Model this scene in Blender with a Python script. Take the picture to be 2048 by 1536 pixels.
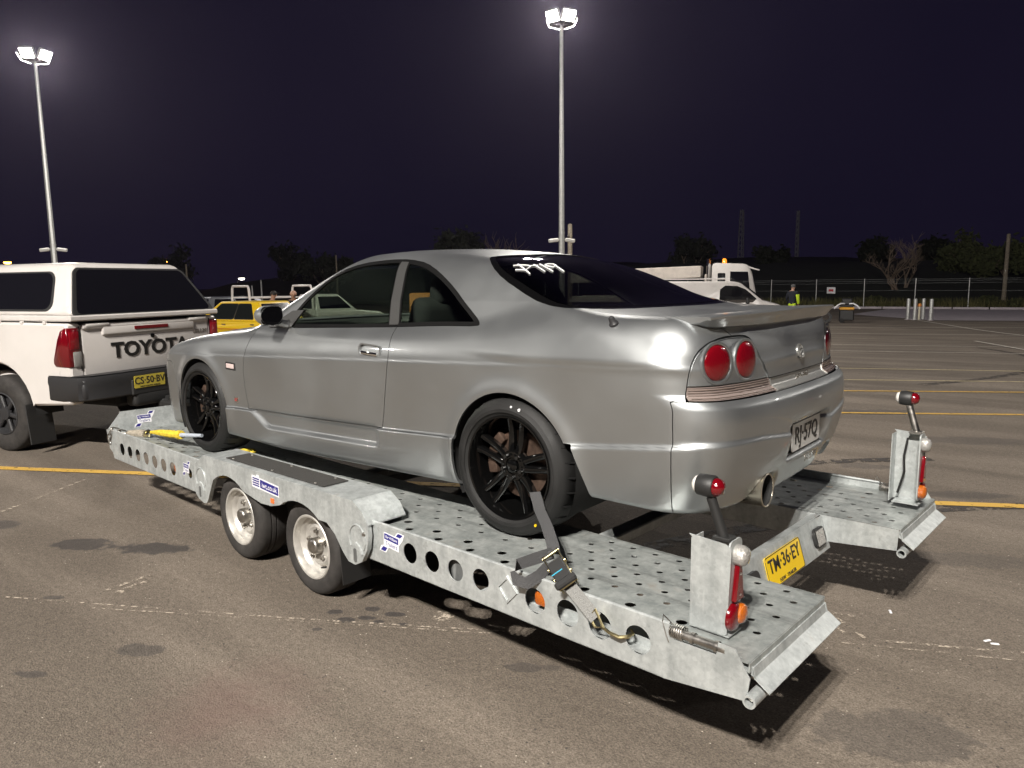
import bpy, bmesh, math, random
import numpy as np
from mathutils import Vector, Matrix
random.seed(7); RNG = np.random.default_rng(7)
for _o in list(bpy.data.objects): bpy.data.objects.remove(_o)
SC = bpy.context.scene
COL = SC.collection
PI = math.pi
# ------------------------------------------------------------------ camera
cd = bpy.data.cameras.new('camera'); cam = bpy.data.objects.new('camera', cd); COL.objects.link(cam)
CF, CX, CY, CZ, CYA, CPI, CRO = 1454.8, -2.0307, 3.2856, 1.6362, math.radians(-50.49), math.radians(-7.95), math.radians(-.63)
cd.sensor_fit = 'HORIZONTAL'; cd.sensor_width = 36; cd.lens = CF*36/2048; cd.clip_start = .05; cd.clip_end = 2000
_f = Vector((math.cos(CYA)*math.cos(CPI), math.sin(CYA)*math.cos(CPI), math.sin(CPI)))
_r = Vector((math.sin(CYA), -math.cos(CYA), 0)); _u = _r.cross(_f)
_r2 = math.cos(CRO)*_r+math.sin(CRO)*_u; _u2 = -math.sin(CRO)*_r+math.cos(CRO)*_u
cam.matrix_world = Matrix(((_r2.x, _u2.x, -_f.x, CX), (_r2.y, _u2.y, -_f.y, CY), (_r2.z, _u2.z, -_f.z, CZ), (0, 0, 0, 1)))
SC.camera = cam
# ------------------------------------------------------------------ night sky
w = bpy.data.worlds.new('World'); SC.world = w; w.use_nodes = True
nt = w.node_tree; nt.nodes.clear()
_o = nt.nodes.new('ShaderNodeOutputWorld'); _b = nt.nodes.new('ShaderNodeBackground')
_t = nt.nodes.new('ShaderNodeTexCoord'); _n = nt.nodes.new('ShaderNodeTexNoise'); _cr = nt.nodes.new('ShaderNodeValToRGB')
_n.inputs['Scale'].default_value = 1.15; _n.inputs['Detail'].default_value = 4; _n.inputs['Roughness'].default_value = .5
_cr.color_ramp.elements[0].position = .3; _cr.color_ramp.elements[0].color = (.0034, .0028, .0105, 1)
_cr.color_ramp.elements[1].position = .75; _cr.color_ramp.elements[1].color = (.0098, .0074, .0180, 1)
nt.links.new(_t.outputs['Generated'], _n.inputs['Vector']); nt.links.new(_n.outputs['Fac'], _cr.inputs['Fac'])
nt.links.new(_cr.outputs['Color'], _b.inputs['Color']); nt.links.new(_b.outputs['Background'], _o.inputs['Surface'])
_b.inputs['Strength'].default_value = 1.0
cy_ = SC.cycles; cy_.max_bounces = 6; cy_.diffuse_bounces = 2; cy_.glossy_bounces = 3; cy_.transmission_bounces = 3; cy_.transparent_max_bounces = 8; cy_.volume_bounces = 0; cy_.caustics_reflective = False; cy_.caustics_refractive = False
vs = SC.view_settings; vs.view_transform = 'Standard'; vs.look = 'None'; vs.gamma = 1; vs.use_curve_mapping = False; vs.exposure = 0.0
# flood lamps stand on the poles built below: (pole foot, yaw of its heads, watts per head)
POLES = [((16.1, -22.3), -.9, 1), ((37.0, -10.6), -.3, 1), ((-5.0, 15.2), 1.9, 1), ((-15.5, -26.0), -2.2, 1)]

# ------------------------------------------------------------------ helpers
def link(o, parent=None):
    COL.objects.link(o)
    if parent is not None: o.parent = parent
    return o
def tag(o, label=None, cat=None, group=None, kind=None):
    if label: o['label'] = label
    if cat: o['category'] = cat
    if group: o['group'] = group
    if kind: o['kind'] = kind
    return o
def thing(name, label, cat, loc=(0, 0, 0), rz=0, group=None):
    o = link(bpy.data.objects.new(name, None)); o.location = loc; o.rotation_euler = (0, 0, rz); o.empty_display_size = .1
    return tag(o, label, cat, group)
def mesh_obj(name, verts, faces, mat, parent=None, smooth=True, angle=35, normals=None):
    me = bpy.data.meshes.new(name); me.from_pydata([tuple(v) for v in verts], [], [tuple(f) for f in faces]); me.update()
    return finish(name, me, mat, parent, smooth, angle, normals)
def finish(name, me, mat, parent=None, smooth=True, angle=35, normals=None):
    for m in (mat if isinstance(mat, (list, tuple)) else [mat]): me.materials.append(m)
    if smooth:
        me.polygons.foreach_set('use_smooth', [True]*len(me.polygons))
        if normals is not None: me.normals_split_custom_set_from_vertices(normals)
        else: me.set_sharp_from_angle(angle=math.radians(angle))
    return link(bpy.data.objects.new(name, me), parent)
class MB:
    """collects shapes into one bmesh"""
    def __init__(s): s.bm = bmesh.new()
    def _add(s, verts, faces):
        vs_ = [s.bm.verts.new(v) for v in verts]; out = []
        for f in faces:
            try: out.append(s.bm.faces.new([vs_[i] for i in f]))
            except ValueError: pass
        return vs_, out
    def box(s, c, d, rot=None, bev=0, seg=1):
        t = bmesh.new(); bmesh.ops.create_cube(t, size=1)
        bmesh.ops.scale(t, vec=d, verts=t.verts)
        if bev: bmesh.ops.bevel(t, geom=list(t.edges), offset=min(bev, .48*min(d)), segments=seg, profile=.5, affect='EDGES')
        M = Matrix.Translation(c)
        if rot is not None: M = M @ (rot if isinstance(rot, Matrix) else Matrix.Rotation(rot, 4, 'Z'))
        return s.merge(t, M)
    def merge(s, t, M=None):
        if M is not None: t.transform(M)
        t.verts.index_update()
        vs_ = [s.bm.verts.new(v.co) for v in t.verts]
        for f in t.faces:
            try: s.bm.faces.new([vs_[v.index] for v in f.verts])
            except ValueError: pass
        t.free(); return s
    def cyl(s, p0, p1, r0, r1=None, seg=16, cap=True):
        r1 = r0 if r1 is None else r1; p0 = Vector(p0); p1 = Vector(p1); a = (p1-p0).normalized()
        u = a.orthogonal().normalized(); v = a.cross(u); V = []; F = []
        for p, r in ((p0, r0), (p1, r1)):
            for i in range(seg):
                t = 2*PI*i/seg; V.append(p+r*(math.cos(t)*u+math.sin(t)*v))
        for i in range(seg): F.append((i, (i+1) % seg, seg+(i+1) % seg, seg+i))
        if cap: F.append(tuple(range(seg))[::-1]); F.append(tuple(range(seg, 2*seg)))
        s._add(V, F); return s
    def tube(s, pts, r, seg=8, closed=False, cap=True, flat=None):
        pts = [Vector(p) for p in pts]; n = len(pts); V = []; F = []; up = None
        rr = r if isinstance(r, (list, tuple)) else [r]*n
        for i, p in enumerate(pts):
            a = (pts[(i+1) % n] if (closed or i < n-1) else p)-(pts[i-1] if (closed or i > 0) else p)
            a.normalize()
            if up is None: up = a.orthogonal().normalized() if flat is None else Vector(flat).normalized()
            v = a.cross(up).normalized(); up = v.cross(a).normalized()
            for k in range(seg):
                t = 2*PI*k/seg; V.append(p+rr[i]*(math.cos(t)*up+math.sin(t)*v))
        for i in range(n if closed else n-1):
            j = (i+1) % n
            for k in range(seg): F.append((i*seg+k, i*seg+(k+1) % seg, j*seg+(k+1) % seg, j*seg+k))
        if cap and not closed: F.append(tuple(range(seg))[::-1]); F.append(tuple((n-1)*seg+k for k in range(seg)))
        s._add(V, F); return s
    def ribbon(s, pts, wdt, th, wdir):
        """flat strap: width along wdir, thickness th"""
        pts = [Vector(p) for p in pts]; n = len(pts); V = []; F = []
        wd = [Vector(x) for x in wdir] if isinstance(wdir, list) else [Vector(wdir)]*n
        for i, p in enumerate(pts):
            a = (pts[min(i+1, n-1)]-pts[max(i-1, 0)]).normalized(); wv = wd[i]-a*wd[i].dot(a); wv.normalize(); nn = a.cross(wv)
            for sx, sy in ((-1, -1), (1, -1), (1, 1), (-1, 1)): V.append(p+wv*wdt/2*sx+nn*th/2*sy)
        for i in range(n-1):
            for k in range(4): F.append((i*4+k, i*4+(k+1) % 4, i*4+4+(k+1) % 4, i*4+4+k))
        F.append((3, 2, 1, 0)); F.append(tuple((n-1)*4+k for k in range(4)))
        s._add(V, F); return s
    def lathe(s, prof, o=(0, 0, 0), ax=(0, 0, 1), seg=32, closed=False):
        """prof: (radius, height) pairs"""
        o = Vector(o); a = Vector(ax).normalized(); u = a.orthogonal().normalized(); v = a.cross(u); n = len(prof); V = []; F = []
        for r, h in prof:
            for i in range(seg):
                t = 2*PI*i/seg; V.append(o+a*h+max(r, 1e-5)*(math.cos(t)*u+math.sin(t)*v))
        for j in range(n if closed else n-1):
            k = (j+1) % n
            for i in range(seg): F.append((j*seg+i, j*seg+(i+1) % seg, k*seg+(i+1) % seg, k*seg+i))
        s._add(V, F); return s
    def prism(s, poly, lo, hi, f, bev=0):
        """poly: 2-D outline, f(a,b,t)->3-D"""
        n = len(poly); V = [f(a, b, lo) for a, b in poly]+[f(a, b, hi) for a, b in poly]
        F = [tuple(range(n))[::-1], tuple(range(n, 2*n))]+[(i, (i+1) % n, n+(i+1) % n, n+i) for i in range(n)]
        if not bev: s._add(V, F); return s
        t = bmesh.new(); vv = [t.verts.new(v) for v in V]
        for g in F: t.faces.new([vv[i] for i in g])
        bmesh.ops.recalc_face_normals(t, faces=t.faces)
        bmesh.ops.bevel(t, geom=list(t.edges), offset=bev, segments=1, profile=.5, affect='EDGES')
        return s.merge(t)
    def quad(s, *v): s._add(v, [tuple(range(len(v)))]); return s
    def grid(s, rows):
        m = len(rows[0]); V = [p for r in rows for p in r]
        s._add(V, [(i*m+j, i*m+j+1, (i+1)*m+j+1, (i+1)*m+j) for i in range(len(rows)-1) for j in range(m-1)]); return s
    def obj(s, name, mat, parent=None, smooth=True, angle=35, recalc=True):
        if recalc: bmesh.ops.recalc_face_normals(s.bm, faces=s.bm.faces)
        me = bpy.data.meshes.new(name); s.bm.to_mesh(me); s.bm.free()
        return finish(name, me, mat, parent, smooth, angle)
def children(o): return [c for c in bpy.data.objects if c.parent == o]
def copy_tree(o, parent=None):
    c = link(o.copy(), parent)
    for ch in children(o): copy_tree(ch, c)
    return c
def rnd_poly(cx, cy, hx, hy, r=.02, n=4):
    out = []
    for sx, sy, a0 in ((1, 1, 0), (-1, 1, 90), (-1, -1, 180), (1, -1, 270)):
        for k in range(n+1):
            a = math.radians(a0+90*k/n); out.append((cx+sx*(hx-r)+r*math.cos(a), cy+sy*(hy-r)+r*math.sin(a)))
    return out
def text_mesh(name, txt, size, mat, parent, M, depth=.002, align='CENTER', bold=0.0, sx=1.0):
    cu = bpy.data.curves.new('t', 'FONT'); cu.body = txt; cu.size = size; cu.extrude = depth; cu.offset = bold
    cu.align_x = align; cu.align_y = 'CENTER'; cu.resolution_u = 3
    t = bpy.data.objects.new('t', cu); COL.objects.link(t)
    bpy.context.view_layer.update()
    me = bpy.data.meshes.new_from_object(t.evaluated_get(bpy.context.evaluated_depsgraph_get()))
    bpy.data.objects.remove(t); bpy.data.curves.remove(cu)
    me.transform(M @ Matrix.Diagonal((sx, 1, 1, 1)))
    me.materials.clear()
    return finish(name, me, mat, parent, False)
def frame(o, x, y, z=None):
    """matrix with local x along x, y along y"""
    x = Vector(x).normalized(); y = Vector(y); y = (y-x*y.dot(x)).normalized(); z = x.cross(y)
    return Matrix(((x.x, y.x, z.x, o[0]), (x.y, y.y, z.y, o[1]), (x.z, y.z, z.z, o[2]), (0, 0, 0, 1)))

# ------------------------------------------------------------------ materials
MATS = {}
def mat(name, col, rough=.5, metal=0., coat=0., coat_r=.05, spec=.5, noise=0., nscale=20., bump=0., bscale=80., emit=None, estr=0., col2=None, rvar=0.):
    if name in MATS: return MATS[name]
    m = bpy.data.materials.new(name); m.use_nodes = True; t = m.node_tree; b = t.nodes['Principled BSDF']
    b.inputs['Base Color'].default_value = (*col, 1); b.inputs['Roughness'].default_value = rough; b.inputs['Metallic'].default_value = metal
    b.inputs['Coat Weight'].default_value = coat; b.inputs['Coat Roughness'].default_value = coat_r; b.inputs['Specular IOR Level'].default_value = spec
    if emit: b.inputs['Emission Color'].default_value = (*emit, 1); b.inputs['Emission Strength'].default_value = estr
    if noise or col2 or rvar or bump:
        tc = t.nodes.new('ShaderNodeTexCoord')
    if noise or col2 or rvar:
        n = t.nodes.new('ShaderNodeTexNoise'); n.inputs['Scale'].default_value = nscale; n.inputs['Detail'].default_value = 6; n.inputs['Roughness'].default_value = .6
        t.links.new(tc.outputs['Object'], n.inputs['Vector'])
        if noise or col2:
            r = t.nodes.new('ShaderNodeValToRGB'); r.color_ramp.elements[0].position = .33; r.color_ramp.elements[1].position = .67
            c2 = col2 or tuple(min(1, c*(1+noise)) for c in col); c1 = col if col2 else tuple(c*(1-noise) for c in col)
            r.color_ramp.elements[0].color = (*c1, 1); r.color_ramp.elements[1].color = (*c2, 1)
            t.links.new(n.outputs['Fac'], r.inputs['Fac']); t.links.new(r.outputs['Color'], b.inputs['Base Color'])
        if rvar:
            mr = t.nodes.new('ShaderNodeMapRange'); mr.inputs['From Min'].default_value = .3; mr.inputs['From Max'].default_value = .7
            mr.inputs['To Min'].default_value = max(0, rough-rvar); mr.inputs['To Max'].default_value = min(1, rough+rvar)
            t.links.new(n.outputs['Fac'], mr.inputs['Value']); t.links.new(mr.outputs['Result'], b.inputs['Roughness'])
    if bump:
        n2 = t.nodes.new('ShaderNodeTexNoise'); n2.inputs['Scale'].default_value = bscale; n2.inputs['Detail'].default_value = 4
        bp = t.nodes.new('ShaderNodeBump'); bp.inputs['Strength'].default_value = bump; bp.inputs['Distance'].default_value = .01
        t.links.new(tc.outputs['Object'], n2.inputs['Vector']); t.links.new(n2.outputs['Fac'], bp.inputs['Height']); t.links.new(bp.outputs['Normal'], b.inputs['Normal'])
    MATS[name] = m; return m
def glass(name, tint, rough=0.0):
    m = bpy.data.materials.new(name); m.use_nodes = True; t = m.node_tree; t.nodes.clear()
    o = t.nodes.new('ShaderNodeOutputMaterial'); mx = t.nodes.new('ShaderNodeMixShader'); tr = t.nodes.new('ShaderNodeBsdfTransparent'); gl = t.nodes.new('ShaderNodeBsdfGlossy'); fr = t.nodes.new('ShaderNodeFresnel')
    tr.inputs['Color'].default_value = (*tint, 1); gl.inputs['Roughness'].default_value = rough; gl.inputs['Color'].default_value = (1, 1, 1, 1); ge = t.nodes.new('ShaderNodeNewGeometry'); io = t.nodes.new('ShaderNodeMapRange'); io.inputs['To Min'].default_value = 1.55; io.inputs['To Max'].default_value = 1/1.55
    t.links.new(ge.outputs['Backfacing'], io.inputs['Value']); t.links.new(io.outputs['Result'], fr.inputs['IOR'])
    t.links.new(fr.outputs['Fac'], mx.inputs['Fac']); t.links.new(tr.outputs['BSDF'], mx.inputs[1]); t.links.new(gl.outputs['BSDF'], mx.inputs[2]); t.links.new(mx.outputs['Shader'], o.inputs['Surface'])
    return m
def emission(name, col, strength):
    m = bpy.data.materials.new(name); m.use_nodes = True; t = m.node_tree; t.nodes.clear()
    o = t.nodes.new('ShaderNodeOutputMaterial'); e = t.nodes.new('ShaderNodeEmission'); e.inputs['Color'].default_value = (*col, 1); e.inputs['Strength'].default_value = strength
    t.links.new(e.outputs['Emission'], o.inputs['Surface']); return m
def paint_mat(name, col, metal=.7, rough=.36, coat=.7):
    """car paint: fine metallic flake under clear coat, faint orange peel and dust"""
    m = mat(name, col, rough, metal, coat, .04); t = m.node_tree; b = t.nodes['Principled BSDF']
    tc = t.nodes.new('ShaderNodeTexCoord')
    n = t.nodes.new('ShaderNodeTexNoise'); n.inputs['Scale'].default_value = 2.2; n.inputs['Detail'].default_value = 5
    mr = t.nodes.new('ShaderNodeMapRange'); mr.inputs['From Min'].default_value = .35; mr.inputs['From Max'].default_value = .65
    mr.inputs['To Min'].default_value = rough-.05; mr.inputs['To Max'].default_value = rough+.07
    t.links.new(tc.outputs['Object'], n.inputs['Vector']); t.links.new(n.outputs['Fac'], mr.inputs['Value']); t.links.new(mr.outputs['Result'], b.inputs['Roughness'])
    f = t.nodes.new('ShaderNodeTexNoise'); f.inputs['Scale'].default_value = 900; f.inputs['Detail'].default_value = 2
    bp = t.nodes.new('ShaderNodeBump'); bp.inputs['Strength'].default_value = .05; bp.inputs['Distance'].default_value = .001
    t.links.new(tc.outputs['Object'], f.inputs['Vector']); t.links.new(f.outputs['Fac'], bp.inputs['Height']); t.links.new(bp.outputs['Normal'], b.inputs['Normal'])
    return m
SILVER = paint_mat('silver_paint', (.40, .416, .422), .90, .42, .6)
WHITE = mat('white_paint', (.63, .60, .575), .32, 0, .6, .05, noise=.04, nscale=3, rvar=.06)
YELLOW = mat('yellow_paint', (.72, .47, .012), .35, 0, .5, .05)
GREYP = paint_mat('grey_paint', (.17, .175, .19), .6, .35, .7)
RUBBER = mat('tyre_rubber', (.008, .0078, .0077), .66, 0, noise=.45, nscale=9, bump=.15, bscale=300, rvar=.1)
RUBBERG = mat('worn_tyre_rubber', (.030, .027, .025), .8, 0, noise=.4, nscale=12, bump=.15, bscale=300)
BLACKG = mat('gloss_black', (.003, .003, .003), .10, 0, .35, .02, spec=.22)
BLACKP = mat('black_plastic', (.018, .018, .018), .5, 0, bump=.1, bscale=400)
GREYPL = mat('grey_plastic', (.026, .026, .028), .5, 0, bump=.1, bscale=300)
DARK = mat('dark_underbody', (.012, .012, .012), .85)
CHROME = mat('chrome', (.8, .8, .78), .08, 1)
STEELD = mat('dull_steel', (.42, .40, .37), .38, 1, noise=.2, nscale=30, rvar=.1)
ZINC = mat('yellow_zinc', (.55, .47, .26), .3, 1, noise=.25, nscale=40)
RUSTY = mat('rusty_brake', (.10, .066, .05), .5, .6, noise=.45, nscale=25)
REDL = mat('red_lens', (.135, .0015, .005), .10, 0, 1, .02, bump=.15, bscale=160)
AMBERL = mat('amber_lens', (.40, .09, .003), .15, 0, 1, .03, bump=.5, bscale=160)
CLEARL = mat('clear_lens', (.38, .37, .35), .14, .3, 1, .03, bump=.6, bscale=140)
SMOKEL = mat('striped_lens', (.30, .245, .225), .2, .2, 1, .03)
TINT = glass('tinted_glass', (.60, .68, .60)); TINTR = glass('dark_tinted_glass', (.10, .10, .10)); TINTL = glass('light_glass', (.55, .6, .57))
WHEELS = mat('silver_steel_wheel', (.58, .56, .52), .42, .55, noise=.12, nscale=14, rvar=.1)
WEBG = mat('grey_webbing', (.085, .085, .088), .8, 0, bump=.8, bscale=260)
WEBY = mat('yellow_webbing', (.74, .55, .04), .75, 0, noise=.2, nscale=30, bump=.6, bscale=260)
WEBB = mat('pale_webbing', (.42, .46, .52), .8, 0, bump=.6, bscale=260)
STICKW = mat('sticker_white', (.78, .78, .80), .35); STICKB = mat('sticker_blue', (.022, .02, .19), .35)
PLATEY = mat('plate_yellow', (.82, .55, .006), .3, 0, .3); PLATEO = mat('plate_old_yellow', (.50, .40, .05), .45); PLATEW = mat('plate_white', (.72, .72, .70), .35, 0, .2)
INK = mat('plate_ink', (.02, .018, .016), .5); WINK = mat('white_marker', (.85, .85, .85), .8)
SEAT = mat('seat_cloth', (.022, .022, .024), .9, 0, bump=.3, bscale=200)
def galv(name, lo, hi, scuff=0.):
    m = mat(name, lo, .42, .45); t = m.node_tree; b = t.nodes['Principled BSDF']; tc = t.nodes.new('ShaderNodeTexCoord')
    v = t.nodes.new('ShaderNodeTexVoronoi'); v.inputs['Scale'].default_value = 75; n = t.nodes.new('ShaderNodeTexNoise'); n.inputs['Scale'].default_value = 9; n.inputs['Detail'].default_value = 9; n.inputs['Roughness'].default_value = .72
    s = t.nodes.new('ShaderNodeTexNoise'); s.inputs['Scale'].default_value = 22; s.inputs['Detail'].default_value = 3
    mp = t.nodes.new('ShaderNodeMapping'); mp.inputs['Scale'].default_value = (1, 1, .12)
    t.links.new(tc.outputs['Object'], v.inputs['Vector']); t.links.new(tc.outputs['Object'], n.inputs['Vector']); t.links.new(tc.outputs['Object'], mp.inputs['Vector']); t.links.new(mp.outputs['Vector'], s.inputs['Vector'])
    bw = t.nodes.new('ShaderNodeRGBToBW'); t.links.new(v.outputs['Color'], bw.inputs['Color'])
    a = t.nodes.new('ShaderNodeMath'); a.operation = 'MULTIPLY'; a.inputs[1].default_value = .10; t.links.new(bw.outputs['Val'], a.inputs[0])
    a2 = t.nodes.new('ShaderNodeMath'); a2.operation = 'MULTIPLY_ADD'; a2.inputs[1].default_value = .66; t.links.new(n.outputs['Fac'], a2.inputs[0]); t.links.new(a.outputs[0], a2.inputs[2])
    a3 = t.nodes.new('ShaderNodeMath'); a3.operation = 'MULTIPLY_ADD'; a3.inputs[1].default_value = .30; t.links.new(s.outputs['Fac'], a3.inputs[0]); t.links.new(a2.outputs[0], a3.inputs[2])
    r = t.nodes.new('ShaderNodeValToRGB'); r.color_ramp.elements[0].position = .40; r.color_ramp.elements[1].position = .66
    r.color_ramp.elements[0].color = (*lo, 1); r.color_ramp.elements[1].color = (*hi, 1)
    t.links.new(a3.outputs[0], r.inputs['Fac'])
    cc = r.outputs['Color']
    def over(scale, sc3, p0, p1, col, k):
        nonlocal cc
        mp2 = t.nodes.new('ShaderNodeMapping'); mp2.inputs['Scale'].default_value = sc3; t.links.new(tc.outputs['Object'], mp2.inputs['Vector'])
        q = t.nodes.new('ShaderNodeTexNoise'); q.inputs['Scale'].default_value = scale; q.inputs['Detail'].default_value = 6; q.inputs['Roughness'].default_value = .7; t.links.new(mp2.outputs['Vector'], q.inputs['Vector'])
        m2 = t.nodes.new('ShaderNodeMapRange'); m2.inputs['From Min'].default_value = p0; m2.inputs['From Max'].default_value = p1; m2.inputs['To Max'].default_value = k; t.links.new(q.outputs['Fac'], m2.inputs['Value'])
        x = t.nodes.new('ShaderNodeMix'); x.data_type = 'RGBA'; t.links.new(m2.outputs['Result'], x.inputs[0]); t.links.new(cc, x.inputs[6]); x.inputs[7].default_value = (*col, 1); cc = x.outputs[2]
    over(4.5, (1, 1, 1), .63, .74, (.22, .135, .075), .45)          # rust bloom
    over(30, (.6, .6, .09), .60, .70, (.70, .71, .70), .35)          # bright runs in the zinc
    over(14, (1, 1, 1), .62, .70, (.10, .10, .095), .35)             # grime
    if scuff: over(9, (.12, 1.6, 1), .50, .68, (.085, .085, .08), scuff)   # tyre scuffs along the treadway
    t.links.new(cc, b.inputs['Base Color'])
    mr = t.nodes.new('ShaderNodeMapRange'); mr.inputs['To Min'].default_value = .30; mr.inputs['To Max'].default_value = .55; t.links.new(n.outputs['Fac'], mr.inputs['Value']); t.links.new(mr.outputs['Result'], b.inputs['Roughness'])
    bp = t.nodes.new('ShaderNodeBump'); bp.inputs['Strength'].default_value = .12; bp.inputs['Distance'].default_value = .004
    t.links.new(n.outputs['Fac'], bp.inputs['Height']); t.links.new(bp.outputs['Normal'], b.inputs['Normal'])
    return m
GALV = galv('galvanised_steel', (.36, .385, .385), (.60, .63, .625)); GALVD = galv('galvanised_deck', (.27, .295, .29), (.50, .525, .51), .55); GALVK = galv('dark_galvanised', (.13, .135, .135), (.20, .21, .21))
POLEM = galv('galvanised_pole', (.42, .43, .42), (.60, .60, .58))
WOODP = mat('weathered_timber', (.20, .17, .13), .85, 0, noise=.35, nscale=14, bump=.4, bscale=60)
CONC = mat('pale_concrete', (.50, .45, .48), .85, 0, noise=.12, nscale=3, bump=.2, bscale=120)
# ------------------------------------------------------------------ ground
def sstep(x, a, b):
    t = np.clip((x-a)/(b-a), 0, 1); return t*t*(3-2*t)
def gz(x, y):
    d = (x+2.03)*.636-(y-3.29)*.772
    return float(-.40*sstep(d, 8, 30))
def ground_mat():
    m = mat('asphalt', (.1, .085, .07), .82); t = m.node_tree; b = t.nodes['Principled BSDF']; N = t.nodes.new; L = t.links.new
    tc = N('ShaderNodeTexCoord'); P = tc.outputs['Object']
    def noise(sc, det=4, rough=.55, dist=0):
        n = N('ShaderNodeTexNoise'); n.inputs['Scale'].default_value = sc; n.inputs['Detail'].default_value = det; n.inputs['Roughness'].default_value = rough; n.inputs['Distortion'].default_value = dist; L(P, n.inputs['Vector']); return n.outputs['Fac']
    def ramp(v, p0, p1, c0, c1):
        r = N('ShaderNodeValToRGB'); r.color_ramp.elements[0].position = p0; r.color_ramp.elements[1].position = p1; r.color_ramp.elements[0].color = (*c0, 1); r.color_ramp.elements[1].color = (*c1, 1); L(v, r.inputs['Fac']); return r.outputs['Color']
    def mixc(f, a, bb, mode='MIX'):
        x = N('ShaderNodeMix'); x.data_type = 'RGBA'; x.blend_type = mode
        if isinstance(f, float): x.inputs[0].default_value = f
        else: L(f, x.inputs[0])
        for i, v in ((6, a), (7, bb)):
            if isinstance(v, tuple): x.inputs[i].default_value = (*v, 1)
            else: L(v, x.inputs[i])
        return x.outputs[2]
    def mth(op, a, bb=None, clamp=False):
        x = N('ShaderNodeMath'); x.operation = op; x.use_clamp = clamp
        for i, v in ((0, a), (1, bb)):
            if v is None: continue
            if isinstance(v, (int, float)): x.inputs[i].default_value = v
            else: L(v, x.inputs[i])
        return x.outputs[0]
    base = ramp(noise(.55, 6, .62, .4), .30, .70, (.163, .137, .112), (.232, .198, .163))
    fine = ramp(noise(110, 4, .75), .30, .70, (.40, .385, .37), (1.55, 1.54, 1.52))
    c = mixc(1.0, base, fine, 'MULTIPLY')
    mid = ramp(noise(30, 6, .7), .34, .66, (.80, .79, .78), (1.20, 1.20, 1.20)); c = mixc(1.0, c, mid, 'MULTIPLY')
    # rubber swirls swept across the bays
    mp = N('ShaderNodeMapping'); mp.inputs['Rotation'].default_value = (0, 0, math.radians(-31)); mp.inputs['Scale'].default_value = (.12, 1.3, 1); L(P, mp.inputs['Vector'])
    wv = N('ShaderNodeTexNoise'); wv.inputs['Scale'].default_value = 1.4; wv.inputs['Detail'].default_value = 5; L(mp.outputs['Vector'], wv.inputs['Vector'])
    c = mixc(1.0, c, ramp(wv.outputs['Fac'], .42, .66, (.72, .71, .70), (1.08, 1.08, 1.08)), 'MULTIPLY')
    # pale stone chips
    v = N('ShaderNodeTexVoronoi'); v.inputs['Scale'].default_value = 42; L(P, v.inputs['Vector'])
    chip = mth('LESS_THAN', v.outputs['Distance'], .13)
    sel = N('ShaderNodeTexWhiteNoise'); L(v.outputs['Position'], sel.inputs['Vector'])
    chip = mth('MULTIPLY', chip, mth('GREATER_THAN', sel.outputs['Value'], .93)); c = mixc(chip, c, (.55, .49, .41))
    v2 = N('ShaderNodeTexVoronoi'); v2.inputs['Scale'].default_value = 30; L(P, v2.inputs['Vector'])
    pit = mth('LESS_THAN', v2.outputs['Distance'], .16); s2 = N('ShaderNodeTexWhiteNoise'); L(v2.outputs['Position'], s2.inputs['Vector'])
    pit = mth('MULTIPLY', pit, mth('GREATER_THAN', s2.outputs['Value'], .92)); c = mixc(pit, c, (.07, .06, .053))
    # oil and water stains with their own outlines
    wob = noise(7, 4, .6)
    stains = [(2.95, 1.58, .22, .10, .75), (2.52, 1.33, .24, .10, .8), (3.9, 1.8, .2, .1, .6), (1.27, 1.97, .12, .06, .55), (1.42, 2.36, .10, .03, .6), (.76, 1.04, .045, .03, .8), (.88, 1.18, .045, .03, .8), (.76, 1.2, .05, .03, .8), (.70, 1.12, .05, .025, .8), (.62, 1.01, .05, .025, .8), (.62, 1.11, .035, .02, .8), (.51, 1.06, .035, .02, .8), (.80, 1.35, .03, .02, .7), (-.21, 1.0, .09, .035, .5), (-.29, .94, .05, .03, .4), (-1.24, -3.0, .35, .10, .45), (-1.5, -1.55, .4, .12, .3), (-1.56, .53, .3, .16, .4), (-.45, -3.5, .25, .1, .4), (2.2, 2.0, .06, .02, .6), (.15, -6.4, .6, .2, .45), (-1.0, -5.2, .7, .2, .4)]
    tot = None
    for sx, sy, a, bb, k in stains:
        q = N('ShaderNodeMapping'); q.vector_type = 'POINT'; an = math.radians(-31)
        q.inputs['Location'].default_value = (0, 0, 0); q.inputs['Scale'].default_value = (1, 1, 1)
        sub = N('ShaderNodeVectorMath'); sub.operation = 'SUBTRACT'; L(P, sub.inputs[0]); sub.inputs[1].default_value = (sx, sy, 0)
        q.inputs['Rotation'].default_value = (0, 0, an); L(sub.outputs[0], q.inputs['Vector'])
        sc = N('ShaderNodeVectorMath'); sc.operation = 'MULTIPLY'; L(q.outputs[0], sc.inputs[0]); sc.inputs[1].default_value = (1/a, 1/bb, 0)
        ln = N('ShaderNodeVectorMath'); ln.operation = 'LENGTH'; L(sc.outputs[0], ln.inputs[0])
        e = mth('ADD', ln.outputs['Value'], mth('MULTIPLY', mth('SUBTRACT', wob, .5), 2.0))
        mr = N('ShaderNodeMapRange'); mr.inputs['From Min'].default_value = 1.02; mr.inputs['From Max'].default_value = .84; mr.inputs['To Min'].default_value = 0; mr.inputs['To Max'].default_value = k; L(e, mr.inputs['Value'])
        tot = mr.outputs['Result'] if tot is None else mth('MAXIMUM', tot, mr.outputs['Result'])
    c = mixc(tot, c, (.050, .045, .044))
    red = N('ShaderNodeVectorMath'); red.operation = 'DISTANCE'; L(P, red.inputs[0]); red.inputs[1].default_value = (.52, 1.94, 0)
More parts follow.
